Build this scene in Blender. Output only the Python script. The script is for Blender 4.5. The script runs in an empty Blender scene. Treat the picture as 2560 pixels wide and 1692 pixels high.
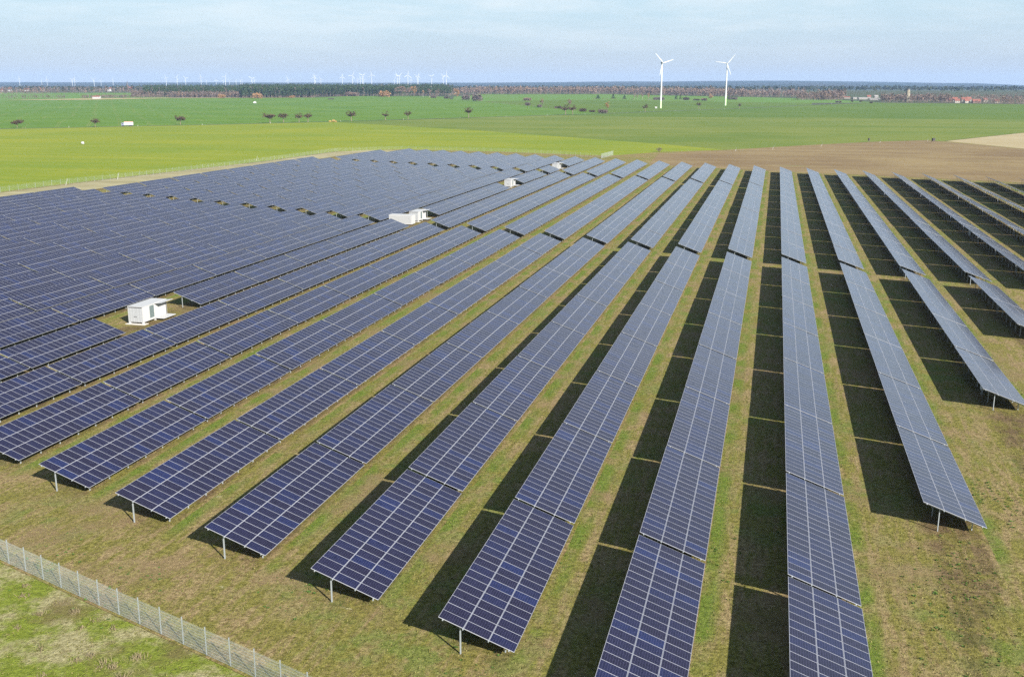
import bpy, bmesh, math, random
from mathutils import Vector, Matrix, Euler

random.seed(7)
R = math.radians
scene = bpy.context.scene
col = scene.collection

# ------------------------------------------------------------------ camera
YAW, PITCH = R(-14.2444), R(13.8185)
CAM = Vector((-7.247, 0.0, 33.568))
cam_d = bpy.data.cameras.new("camera")
cam_d.sensor_width = 36.0
cam_d.lens = 36.0 * 2545.9 / 2560.0
cam_d.clip_start = 1.0
cam_d.clip_end = 60000.0
cam = bpy.data.objects.new("camera", cam_d)
col.objects.link(cam)
cam.location = CAM
cam.rotation_euler = (math.pi / 2 - PITCH, 0.0, -YAW)
scene.camera = cam
FW = Vector((math.sin(YAW), math.cos(YAW), 0))
RT = Vector((math.cos(YAW), -math.sin(YAW), 0))

def depth(x, y):
    return (x - CAM.x) * FW.x + (y - CAM.y) * FW.y

def zt(x, y):
    """terrain height: flat plain that rises gently far away"""
    s = depth(x, y)
    if s < 1500: return 0.0
    if s < 3300: return 0.0127 * (s - 1500)
    return 22.86

def sl(s, l):
    """world point at depth s and lateral offset l"""
    p = CAM + FW * s + RT * l
    return (p.x, p.y)

# ------------------------------------------------------------------ object helpers
def tag(o, label=None, cat=None, group=None, kind=None):
    if label: o["label"] = label
    if cat: o["category"] = cat
    if group: o["group"] = group
    if kind: o["kind"] = kind
    return o

def empty(name, loc=(0, 0, 0), rz=0.0):
    o = bpy.data.objects.new(name, None)
    o.empty_display_size = 0.5
    col.objects.link(o)
    o.location = loc
    o.rotation_euler = (0, 0, rz)
    return o

def link(name, me, parent=None, loc=None, rot=None):
    o = bpy.data.objects.new(name, me)
    col.objects.link(o)
    if parent is not None: o.parent = parent
    if loc is not None: o.location = loc
    if rot is not None: o.rotation_euler = rot
    return o

class MB:
    """collects polygons, builds ONE mesh"""
    def __init__(self):
        self.v, self.f, self.m, self.uv, self.sm = [], [], [], [], []
    def poly(self, pts, mi=0, uv=None, smooth=False):
        b = len(self.v)
        self.v.extend([tuple(p) for p in pts])
        self.f.append(tuple(range(b, b + len(pts))))
        self.m.append(mi)
        self.uv.append(uv)
        self.sm.append(smooth)
    def mesh_part(self, vs, fs, mi=0, smooth=False):
        b = len(self.v)
        self.v.extend([tuple(p) for p in vs])
        for f in fs:
            self.f.append(tuple(b + i for i in f)); self.m.append(mi); self.uv.append(None); self.sm.append(smooth)
    def box(self, x0, x1, y0, y1, z0, z1, mi=0, M=None):
        vs = [Vector((x, y, z)) for z in (z0, z1) for y in (y0, y1) for x in (x0, x1)]
        if M is not None: vs = [M @ p for p in vs]
        self.mesh_part(vs, [(0, 2, 3, 1), (4, 5, 7, 6), (0, 1, 5, 4), (1, 3, 7, 5), (3, 2, 6, 7), (2, 0, 4, 6)], mi)
    def beam(self, a, b, w, h=None, mi=0, up=Vector((0, 0, 1))):
        a, b = Vector(a), Vector(b)
        h = h or w
        d = (b - a).normalized()
        if abs(d.dot(up)) > 0.98: up = Vector((1, 0, 0))
        sx = d.cross(up).normalized() * (w / 2)
        sy = d.cross(sx).normalized() * (h / 2)
        vs = [a - sx - sy, a + sx - sy, a + sx + sy, a - sx + sy, b - sx - sy, b + sx - sy, b + sx + sy, b - sx + sy]
        self.mesh_part(vs, [(3, 2, 1, 0), (4, 5, 6, 7), (0, 1, 5, 4), (1, 2, 6, 5), (2, 3, 7, 6), (3, 0, 4, 7)], mi)
    def tube(self, pts, rads, n=8, mi=0, smooth=True, cap=True):
        pts = [Vector(p) for p in pts]
        rings = []
        for i, p in enumerate(pts):
            d = (pts[min(i + 1, len(pts) - 1)] - pts[max(i - 1, 0)]).normalized()
            a = d.cross(Vector((0, 0, 1)) if abs(d.z) < 0.9 else Vector((1, 0, 0))).normalized()
            b = d.cross(a)
            rings.append([p + (a * math.cos(2 * math.pi * k / n) + b * math.sin(2 * math.pi * k / n)) * rads[i] for k in range(n)])
        vs = [q for r in rings for q in r]
        fs = []
        for i in range(len(pts) - 1):
            for k in range(n):
                k2 = (k + 1) % n
                fs.append((i * n + k, i * n + k2, (i + 1) * n + k2, (i + 1) * n + k))
        self.mesh_part(vs, fs, mi, smooth)
        if cap:
            self.mesh_part(rings[0], [tuple(range(n))], mi)
            self.mesh_part(rings[-1], [tuple(reversed(range(n)))], mi)
    def mesh(self, name, mats):
        me = bpy.data.meshes.new(name)
        me.from_pydata([tuple(p) for p in self.v], [], self.f)
        for m in mats: me.materials.append(m)
        me.polygons.foreach_set("material_index", self.m)
        me.polygons.foreach_set("use_smooth", self.sm)
        if any(u is not None for u in self.uv):
            ul = me.uv_layers.new(name="UVMap")
            flat = []
            for f, u in zip(self.f, self.uv):
                if u is None: flat.extend([0.0, 0.0] * len(f))
                else:
                    for a in u: flat.extend(a)
            ul.data.foreach_set("uv", flat)
        me.update()
        return me
    def build(self, name, mats, parent=None, loc=None, rot=None):
        if not isinstance(mats, (list, tuple)): mats = [mats]
        return link(name, self.mesh(name, mats), parent, loc, rot)

# ------------------------------------------------------------------ material helpers
def new_mat(name):
    m = bpy.data.materials.new(name)
    m.use_nodes = True
    nt = m.node_tree
    return m, nt, nt.nodes["Principled BSDF"]

def N(nt, t, **kw):
    n = nt.nodes.new(t)
    for k, v in kw.items(): setattr(n, k, v)
    return n

def setin(n, **kw):
    for k, v in kw.items(): n.inputs[k].default_value = v

def simple(name, c, rough=0.6, metal=0.0, var=0.0, scale=1.0):
    m, nt, p = new_mat(name)
    p.inputs["Roughness"].default_value = rough
    p.inputs["Metallic"].default_value = metal
    if var:
        tc = N(nt, "ShaderNodeTexCoord")
        no = N(nt, "ShaderNodeTexNoise"); setin(no, Scale=scale, Detail=4.0)
        nt.links.new(tc.outputs["Object"], no.inputs["Vector"])
        mx = N(nt, "ShaderNodeMix", data_type="RGBA")
        mx.inputs["A"].default_value = (*[a * (1 - var) for a in c], 1)
        mx.inputs["B"].default_value = (*[min(1, a * (1 + var)) for a in c], 1)
        nt.links.new(no.outputs["Fac"], mx.inputs["Factor"])
        nt.links.new(mx.outputs["Result"], p.inputs["Base Color"])
    else:
        p.inputs["Base Color"].default_value = (*c, 1)
    return m

def math_node(nt, op, a, b=None, c=None, clamp=False):
    n = N(nt, "ShaderNodeMath", operation=op); n.use_clamp = clamp
    for i, v in enumerate((a, b, c)):
        if v is None: continue
        if isinstance(v, (int, float)): n.inputs[i].default_value = v
        else: nt.links.new(v, n.inputs[i])
    return n.outputs[0]

def ramp(nt, fac, lo, hi):
    n = N(nt, "ShaderNodeMapRange"); n.interpolation_type = "SMOOTHSTEP"
    nt.links.new(fac, n.inputs[0]); n.inputs[1].default_value = lo; n.inputs[2].default_value = hi
    return n.outputs[0]

def noise(nt, vec, scale, detail=4.0, rough=0.55, dist=0.0):
    n = N(nt, "ShaderNodeTexNoise")
    setin(n, Scale=scale, Detail=detail, Roughness=rough, Distortion=dist)
    nt.links.new(vec, n.inputs["Vector"])
    return n.outputs["Fac"]

def mixc(nt, fac, a, b):
    n = N(nt, "ShaderNodeMix", data_type="RGBA")
    for nm, v in (("A", a), ("B", b)):
        if isinstance(v, tuple): n.inputs[nm].default_value = (*v, 1)
        else: nt.links.new(v, n.inputs[nm])
    if isinstance(fac, (int, float)): n.inputs["Factor"].default_value = fac
    else: nt.links.new(fac, n.inputs["Factor"])
    return n.outputs["Result"]

def mapped(nt, scale=(1, 1, 1), rot=0.0):
    tc = N(nt, "ShaderNodeTexCoord")
    mp = N(nt, "ShaderNodeMapping")
    mp.inputs["Scale"].default_value = scale
    mp.inputs["Rotation"].default_value = (0, 0, rot)
    nt.links.new(tc.outputs["Object"], mp.inputs["Vector"])
    return mp.outputs[0]

def bump(nt, p, h, strength=0.5, dist=0.1):
    b = N(nt, "ShaderNodeBump"); b.inputs["Strength"].default_value = strength; b.inputs["Distance"].default_value = dist
    nt.links.new(h, b.inputs["Height"]); nt.links.new(b.outputs[0], p.inputs["Normal"])

# ------------------------------------------------------------------ light and sky
SUN_AZ, SUN_EL = 130.0, 28.8
SUN_STR, SKY_STR, EXPOSURE = 5.0, 0.05, 1.40
sd = bpy.data.lights.new("sun", "SUN")
sd.energy = SUN_STR; sd.angle = R(0.53); sd.color = (1.0, 0.95, 0.87)
so = bpy.data.objects.new("sun", sd); col.objects.link(so)
to_sun = Vector((math.sin(R(SUN_AZ)) * math.cos(R(SUN_EL)), math.cos(R(SUN_AZ)) * math.cos(R(SUN_EL)), math.sin(R(SUN_EL))))
so.rotation_euler = to_sun.to_track_quat("Z", "Y").to_euler()
so.location = (60, -40, 60)

w = bpy.data.worlds.new("World"); scene.world = w; w.use_nodes = True
nt = w.node_tree
bg = nt.nodes["Background"]
sky = N(nt, "ShaderNodeTexSky"); sky.sky_type = "NISHITA"; sky.sun_disc = False
sky.sun_elevation = R(SUN_EL); sky.sun_rotation = R(SUN_AZ)
sky.air_density = 1.0; sky.dust_density = 0.6; sky.ozone_density = 2.0
tc = N(nt, "ShaderNodeTexCoord")
sep = N(nt, "ShaderNodeSeparateXYZ"); nt.links.new(tc.outputs["Generated"], sep.inputs[0])
zz = math_node(nt, "MAXIMUM", sep.outputs[2], 0.0)
den = math_node(nt, "ADD", zz, 0.09)
cx_ = math_node(nt, "DIVIDE", sep.outputs[0], den)
cy_ = math_node(nt, "DIVIDE", sep.outputs[1], den)
cmb = N(nt, "ShaderNodeCombineXYZ"); nt.links.new(cx_, cmb.inputs[0]); nt.links.new(cy_, cmb.inputs[1])
cl1 = noise(nt, cmb.outputs[0], 0.55, 7.0, 0.6, 0.6)
cl2 = noise(nt, cmb.outputs[0], 2.3, 6.0, 0.62, 0.4)
cl = math_node(nt, "ADD", math_node(nt, "MULTIPLY", cl1, 0.7), math_node(nt, "MULTIPLY", cl2, 0.3))
cloud = ramp(nt, cl, 0.40, 0.66)
low = ramp(nt, zz, 0.0, 0.085)
haze_sky = mixc(nt, low, (4.25, 4.70, 5.35), (4.6, 6.05, 6.8))
haze_sky = mixc(nt, math_node(nt, "MULTIPLY", math_node(nt, "MULTIPLY", cloud, low), 0.75), haze_sky, (6.7, 7.2, 7.5))
# clearer, deeper blue overhead with thin cloud
cover = math_node(nt, "SUBTRACT", 0.85, math_node(nt, "MULTIPLY", ramp(nt, zz, 0.14, 0.55), 0.68))
skyc = mixc(nt, cover, sky.outputs[0], haze_sky)
nt.links.new(skyc, bg.inputs["Color"])
bg.inputs["Strength"].default_value = SKY_STR
scene.view_settings.view_transform = "Standard"
scene.view_settings.look = "None"
scene.view_settings.exposure = EXPOSURE
scene.view_settings.gamma = 1.0

# ------------------------------------------------------------------ materials: solar tables
def glass_mat():
    m, nt, p = new_mat("solar cells under glass")
    uv = N(nt, "ShaderNodeUVMap"); uv.uv_map = "UVMap"
    sp = N(nt, "ShaderNodeSeparateXYZ"); nt.links.new(uv.outputs[0], sp.inputs[0])
    U, V = sp.outputs[0], sp.outputs[1]
    fu, fv = math_node(nt, "FRACT", U), math_node(nt, "FRACT", V)
    iu, iv = math_node(nt, "FLOOR", U), math_node(nt, "FLOOR", V)
    oi = N(nt, "ShaderNodeObjectInfo")
    # module id -> random tint
    cid = N(nt, "ShaderNodeCombineXYZ")
    nt.links.new(iu, cid.inputs[0]); nt.links.new(iv, cid.inputs[1])
    nt.links.new(math_node(nt, "MULTIPLY", oi.outputs["Random"], 97.0), cid.inputs[2])
    wn = N(nt, "ShaderNodeTexWhiteNoise", noise_dimensions="3D"); nt.links.new(cid.outputs[0], wn.inputs["Vector"])
    def cells(f, n, mrg):
        # 1 inside a cell, 0 on the seams
        g = math_node(nt, "MULTIPLY", math_node(nt, "SUBTRACT", f, mrg), n / (1 - 2 * mrg))
        fr = math_node(nt, "FRACT", g)
        d = math_node(nt, "ABSOLUTE", math_node(nt, "SUBTRACT", fr, 0.5))
        return d, g
    dv, gv = cells(fv, 6, 0.02)
    du, gu = cells(fu, 10, 0.015)
    seam_v = math_node(nt, "GREATER_THAN", dv, 0.474)
    seam_u = math_node(nt, "GREATER_THAN", du, 0.474)
    # bus bars: two thin lines in each cell, along the module
    bb = math_node(nt, "LESS_THAN", math_node(nt, "ABSOLUTE", math_node(nt, "SUBTRACT", dv, 0.22)), 0.009)
    # cell crystal variation
    ccid = N(nt, "ShaderNodeCombineXYZ")
    nt.links.new(math_node(nt, "ADD", math_node(nt, "FLOOR", gu), math_node(nt, "MULTIPLY", iu, 13.0)), ccid.inputs[0])
    nt.links.new(math_node(nt, "ADD", math_node(nt, "FLOOR", gv), math_node(nt, "MULTIPLY", iv, 17.0)), ccid.inputs[1])
    nt.links.new(oi.outputs["Random"], ccid.inputs[2])
    wc = N(nt, "ShaderNodeTexWhiteNoise", noise_dimensions="3D"); nt.links.new(ccid.outputs[0], wc.inputs["Vector"])
    cr = N(nt, "ShaderNodeValToRGB")
    e = cr.color_ramp.elements
    e[0].position = 0.0; e[0].color = (0.0060, 0.0046, 0.014, 1)
    e[1].position = 1.0; e[1].color = (0.005, 0.010, 0.048, 1)
    k = e.new(0.45); k.color = (0.0062, 0.0058, 0.020, 1)
    k = e.new(0.85); k.color = (0.0058, 0.0074, 0.030, 1)
    nt.links.new(wn.outputs["Value"], cr.inputs[0])
    cv = N(nt, "ShaderNodeMix", data_type="RGBA", blend_type="MULTIPLY")
    cv.inputs["Factor"].default_value = 1.0
    nt.links.new(cr.outputs[0], cv.inputs["A"])
    g = math_node(nt, "MULTIPLY_ADD", wc.outputs["Value"], 0.5, 0.75)
    gc = N(nt, "ShaderNodeCombineColor"); [nt.links.new(g, gc.inputs[i]) for i in range(3)]
    nt.links.new(gc.outputs[0], cv.inputs["B"])
    c1 = mixc(nt, math_node(nt, "MULTIPLY", bb, 0.55), cv.outputs["Result"], (0.07, 0.07, 0.10))
    seam = math_node(nt, "MAXIMUM", seam_v, seam_u)
    c2 = mixc(nt, math_node(nt, "MULTIPLY", seam, 0.9), c1, (0.070, 0.064, 0.130))
    nt.links.new(c2, p.inputs["Base Color"])
    p.inputs["Sheen Weight"].default_value = 0.13
    p.inputs["Sheen Roughness"].default_value = 0.35
    p.inputs["Sheen Tint"].default_value = (0.80, 0.88, 1.0, 1)
    p.inputs["Roughness"].default_value = 0.16
    p.inputs["IOR"].default_value = 1.34
    return m

M_GLASS = glass_mat()
M_FRAME = simple("anodised module frame", (0.38, 0.39, 0.43), 0.42, 0.25)
M_BACK = simple("module backsheet", (0.42, 0.43, 0.45), 0.7)
M_GALV = simple("galvanised steel", (0.30, 0.33, 0.345), 0.5, 0.35, 0.12, 3.0)
TABLE_M = [M_GLASS, M_FRAME, M_BACK]

# ------------------------------------------------------------------ solar tables
TILT = R(19.714)
CT, ST = math.cos(TILT), math.sin(TILT)
LOW = 0.80
MLEN, MGAP, MPITCH, MW = 1.658, 0.033, 0.938, 0.932
NCOL = 20
TLEN = NCOL * MPITCH
SLOPE = 3 * MLEN + 2 * MGAP

def add_module(mb, x0, y0, z0=0.0, iu=0, iv=0, light=False):
    """module lying in local XY: x from x0 to x0-MLEN, y from y0 to y0+MW, top at z0"""
    xa, xb, ya, yb = x0, x0 - MLEN, y0, y0 + MW
    fr, th = 0.016, 0.038
    t = z0; g = z0 - 0.004
    O = [(xa, ya, t), (xa, yb, t), (xb, yb, t), (xb, ya, t)]
    I = [(xa - fr, ya + fr, t), (xa - fr, yb - fr, t), (xb + fr, yb - fr, t), (xb + fr, ya + fr, t)]
    for k in range(4):
        k2 = (k + 1) % 4
        mb.poly([O[k], O[k2], I[k2], I[k]], 1)
    G = [(p[0], p[1], g) for p in I]
    e = 0.001
    mb.poly(G, 0, uv=[(iu + e, iv + e), (iu + e, iv + 1 - e), (iu + 1 - e, iv + 1 - e), (iu + 1 - e, iv + e)])
    B = [(p[0], p[1], t - th) for p in O]
    for k in range(4):
        k2 = (k + 1) % 4
        mb.poly([B[k], B[k2], O[k2], O[k]], 1)
    mb.poly(list(reversed(B)), 2)

# shared meshes -------------------------------------------------------------
mb = MB(); add_module(mb, 0, 0); ME_PANEL = mb.mesh("solar_panel", TABLE_M)
ME_ROWS = []
for j in range(3):
    mb = MB()
    for i in range(NCOL): add_module(mb, 0, i * MPITCH, 0, j, i)
    ME_ROWS.append(mb.mesh("panel_row", TABLE_M))

def on_table(s, y, n=0.0):
    """point at slope distance s from the low edge, n above the module plane"""
    return Vector((-s * CT + n * ST, y, LOW + s * ST + n * CT))

REAR_S, FRONT_S = 3.63, 0.85
POST_Y = [0.30 + i * (TLEN - 0.6) / 6 for i in range(7)]
FRONT_Y = [1.15 + i * (TLEN - 2.3) / 6 for i in range(7)]
PURLIN_S = [0.33, 1.6725, 3.3675, 4.72]
def c_post(s):
    mb = MB(); top = on_table(s, 0, -0.13)
    mb.beam((top.x, 0, -0.3), (top.x, 0, top.z), 0.10, 0.07)
    mb.beam((top.x + 0.03, 0.055, top.z - 0.22), (top.x + 0.03, 0.055, top.z + 0.02), 0.16, 0.01)
    return mb.mesh("post", [M_GALV])
def b_post(s, y, mb):
    top = on_table(s, y, -0.13); mb.beam((top.x, y, -0.3), (top.x, y, top.z), 0.10, 0.07)
ME_POST = {s: c_post(s) for s in (REAR_S, FRONT_S)}
def b_purlin(s, mb):
    mb.beam(on_table(s, -0.05, -0.076), on_table(s, TLEN + 0.05, -0.076), 0.075, 0.07, up=Vector((ST, 0, CT)))
def b_rafter(y, mb):
    mb.beam(on_table(0.15, y, -0.155), on_table(4.90, y, -0.155), 0.06, 0.085, up=Vector((ST, 0, CT)))
ME_PURLIN = []
for s in PURLIN_S:
    mb = MB(); b_purlin(s, mb); ME_PURLIN.append(mb.mesh("purlin", [M_GALV]))
mb = MB(); b_rafter(0, mb); ME_RAFTER = mb.mesh("rafter", [M_GALV])
mb = MB()
for s in PURLIN_S: b_purlin(s, mb)
for y in POST_Y: b_rafter(y, mb)
ME_RAILS = mb.mesh("support_frame", [M_GALV])
mb = MB()
for s in PURLIN_S: b_purlin(s, mb)
for y in POST_Y:
    b_rafter(y, mb); b_post(REAR_S, y, mb); b_post(FRONT_S, FRONT_Y[POST_Y.index(y)], mb)
ME_FRAME_ALL = mb.mesh("support_frame", [M_GALV])

P = 10.288
def row_x(k):
    return k * P if k >= -9 else -9 * P + (k + 9) * 10.75

def table_list():
    out = []
    for k in range(8, -22, -1):
        x = row_x(k)
        far = max(0.0, min(1.0, (-k - 8) / 8.0))
        lat = -4.06 * k + 0.3 * max(0, -9 - k) * 1.0
        # first block
        n0 = 0 if k <= 0 else 2 * k
        for n in range(n0, 8):
            if k == -9 and n == 2: continue
            out.append((k, x, lat + 44.95 + 19.15 * n))
        # second block
        n0 = 0 if k <= 4 else 2 * (k - 4)
        if k >= -20:
            for n in range(n0, 8):
                if k == -9 and n in (0, 5): continue
                out.append((k, x, lat + 201.9 + (19.15 + 0.6 * far) * n))
        if k >= -19:
            off = max(0, min(6, (-k - 4) * 0.7)) - max(0.0, min(1.0, (k + 3) / 3.0)) * 3.0
            for n in range(4):
                if k == -9 and n == 1: continue
                if k == -19 and n == 3: continue
                out.append((k, x, lat + 358.5 + off + 19.15 * n))
    return out

def project(p):
    d = Vector(p) - CAM
    up = Vector((0, 0, 1))
    f3 = FW * math.cos(PITCH) - up * math.sin(PITCH)
    u3 = FW * math.sin(PITCH) + up * math.cos(PITCH)
    zc = d.dot(f3)
    if zc < 1: return None
    return (512 + 1018.4 * d.dot(RT) / zc, 338 - 1018.4 * d.dot(u3) / zc, zc)

def table_area(x, y):
    pts = [project(on_table(s, yy) + Vector((x, y, 0))) for s in (0, SLOPE) for yy in (0, TLEN)]
    if any(p is None for p in pts): return -1, None
    pts = [pts[0], pts[1], pts[3], pts[2]]
    a = 0.5 * abs(sum(pts[i][0] * pts[(i + 1) % 4][1] - pts[(i + 1) % 4][0] * pts[i][1] for i in range(4)))
    us = [p[0] for p in pts]; vs = [p[1] for p in pts]
    return a, (min(us), max(us), min(vs), max(vs))

ORD = ["first", "second", "third", "fourth", "fifth", "sixth", "seventh", "eighth", "ninth", "tenth", "eleventh", "twelfth",
       "thirteenth", "fourteenth", "fifteenth", "sixteenth", "seventeenth", "eighteenth", "nineteenth", "twentieth",
       "twenty-first", "twenty-second", "twenty-third"]

tabs = []
rows = {}
for k, x, y in table_list():
    a, bb = table_area(x, y)
    rows.setdefault(k, []).append(y)
    if bb is None: continue
    inside = bb[1] > 0 and bb[0] < 1024 and bb[3] > 0 and bb[2] < 676
    near = bb[1] > -160 and bb[0] < 1184 and bb[2] < 900
    if near: tabs.append((inside, a, k, x, y, bb))
tabs.sort(key=lambda t: (-t[0], -t[1]))

def table_label(k, y):
    ys = sorted(rows[k])
    i = ys.index(y)
    near = k >= -7
    nth = ORD[i] if near else ORD[len(ys) - 1 - i]
    end = "near end" if near else "far end"
    colr = "pale" if (k >= 0 or y > 260) else "dark blue"
    if k == 0: return "%s solar table, %s from %s of the rightmost row reaching the bottom edge" % (colr, nth, end)
    side = "left" if k < 0 else "right"
    return "%s solar table, %s from %s, %s row %s of rightmost bottom-edge row" % (colr, nth, end, ORD[abs(k) - 1], side)

far_mb = MB()
n_ind = 0
for inside, a, k, x, y, bb in tabs:
    dz = random.uniform(-0.035, 0.035)
    yaw_j = random.uniform(-0.0008, 0.0008)
    if inside and n_ind < 300:
        n_ind += 1
        t = empty("solar_table", (x, y, dz), yaw_j)
        tag(t, table_label(k, y), "solar table", "solar tables in long parallel rows")
        dist = math.hypot(x - CAM.x, y + 8)
        fine = dist < 128
        if fine:
            for j in range(3):
                for i in range(NCOL):
                    q = on_table(j * (MLEN + MGAP), i * MPITCH + 0.003)
                    link("solar_panel", ME_PANEL, t, q, (random.gauss(0, 0.0012), TILT + random.gauss(0, 0.0012), 0))
            for i, s in enumerate(PURLIN_S): link("purlin", ME_PURLIN[i], t)
            for yy in POST_Y: link("rafter", ME_RAFTER, t, (0, yy, 0))
        else:
            for j in range(3):
                link("panel_row", ME_ROWS[j], t, on_table(j * (MLEN + MGAP), 0.003), (random.gauss(0, 0.0006), TILT + random.gauss(0, 0.001), 0))
        if fine or k >= -1:
            for yy in POST_Y: link("post", ME_POST[REAR_S], t, (0, yy, 0))
            for yy in FRONT_Y: link("post", ME_POST[FRONT_S], t, (0, yy, 0))
            if not fine: link("support_frame", ME_RAILS, t)
        else:
            link("support_frame", ME_FRAME_ALL, t)
    else:
        # past the three hundred largest: one mass of small far tables
        off = Vector((x, y, dz))
        ca = Matrix.Rotation(TILT, 3, "Y")
        for j in range(3):
            o3 = on_table(j * (MLEN + MGAP), 0.003)
            sub = MB()
            for i in range(NCOL): add_module(sub, 0, i * MPITCH, 0, j + 3 * (len(far_mb.f) % 89), i)
            b = len(far_mb.v)
            far_mb.v.extend([tuple(ca @ Vector(p) + o3 + off) for p in sub.v])
            far_mb.f.extend([tuple(b + q for q in f) for f in sub.f])
            far_mb.m.extend(sub.m); far_mb.uv.extend(sub.uv); far_mb.sm.extend(sub.sm)
        sub = MB()
        for s in PURLIN_S[::3]: b_purlin(s, sub)
        for yy in POST_Y: b_post(REAR_S, yy, sub); b_post(FRONT_S, yy, sub)
        b = len(far_mb.v)
        far_mb.v.extend([tuple(Vector(p) + off) for p in sub.v])
        far_mb.f.extend([tuple(b + q for q in f) for f in sub.f])
        far_mb.m.extend([1] * len(sub.f)); far_mb.uv.extend(sub.uv); far_mb.sm.extend(sub.sm)
if far_mb.f:
    o = far_mb.build("distant_solar_tables", TABLE_M)
    tag(o, "mass of small pale solar tables filling the far left of the plant", "solar tables", None, "stuff")

# ------------------------------------------------------------------ ground and fields
KNOTS = [1500.0, 3300.0]
def drape(name, pts, mat, lift, kind="structure"):
    bm = bmesh.new()
    vs = [bm.verts.new((p[0], p[1], 0)) for p in pts]
    bm.faces.new(vs)
    for s in KNOTS:
        g = bm.verts[:] + bm.edges[:] + bm.faces[:]
        c = CAM + FW * s
        bmesh.ops.bisect_plane(bm, geom=g, plane_co=(c.x, c.y, 0), plane_no=FW)
    for v in bm.verts: v.co.z = zt(v.co.x, v.co.y) + lift
    bmesh.ops.recalc_face_normals(bm, faces=bm.faces)
    for f in bm.faces:
        if f.normal.z < 0: f.normal_flip()
    me = bpy.data.meshes.new(name); bm.to_mesh(me); bm.free()
    me.materials.append(mat)
    o = link(name, me)
    o["kind"] = kind
    return o

def field_mat(name, a, b, streak=(0.004, 0.05), rot=0.0, pale=None, pale_amt=0.0, fine=0.25, tram=None):
    """crop field: two tones in long streaks, fine grain, a few pale bare strips"""
    m, nt, p = new_mat(name)
    v = mapped(nt, (streak[0], streak[1], 1), rot)
    n1 = noise(nt, v, 1.0, 6.0, 0.6)
    v2 = mapped(nt, (1, 1, 1))
    n2 = noise(nt, v2, 0.011, 5.0, 0.55)
    n3 = noise(nt, v2, fine, 5.0, 0.75)
    f = math_node(nt, "ADD", math_node(nt, "MULTIPLY", n1, 0.5), math_node(nt, "MULTIPLY", n2, 0.5))
    c = mixc(nt, ramp(nt, f, 0.36, 0.64), a, b)
    c = mixc(nt, math_node(nt, "MULTIPLY", ramp(nt, n3, 0.3, 0.7), 0.28), c, tuple(0.55 * q for q in a))
    if pale:
        v3 = mapped(nt, (streak[0] * 1.6, streak[1] * 2.6, 1), rot)
        n4 = noise(nt, v3, 1.0, 3.0, 0.5)
        c = mixc(nt, math_node(nt, "MULTIPLY", ramp(nt, n4, 0.66, 0.74), pale_amt), c, pale)
    if tram:
        # pairs of wheel tracks at regular working widths
        ang, width, tc_, amt = tram
        vt = mapped(nt, (1, 1, 1), ang)
        sx_ = N(nt, "ShaderNodeSeparateXYZ"); nt.links.new(vt, sx_.inputs[0])
        xx = math_node(nt, "MULTIPLY_ADD", noise(nt, vt, 0.006, 2.0), 14.0, sx_.outputs[0])
        fr = math_node(nt, "ABSOLUTE", math_node(nt, "SUBTRACT", math_node(nt, "FRACT", math_node(nt, "DIVIDE", xx, width)), 0.5))
        d2 = math_node(nt, "ABSOLUTE", math_node(nt, "SUBTRACT", fr, 1.0 / width))
        tm = math_node(nt, "LESS_THAN", d2, 0.38 / width)
        tm = math_node(nt, "MULTIPLY", tm, ramp(nt, noise(nt, vt, 0.02, 3.0), 0.40, 0.62))
        c = mixc(nt, math_node(nt, "MULTIPLY", tm, amt), c, tc_)
    nt.links.new(c, p.inputs["Base Color"])
    p.inputs["Roughness"].default_value = 0.9
    p.inputs["Specular IOR Level"].default_value = 0.15
    bump(nt, p, n3, 0.5, 0.25)
    return m

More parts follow.
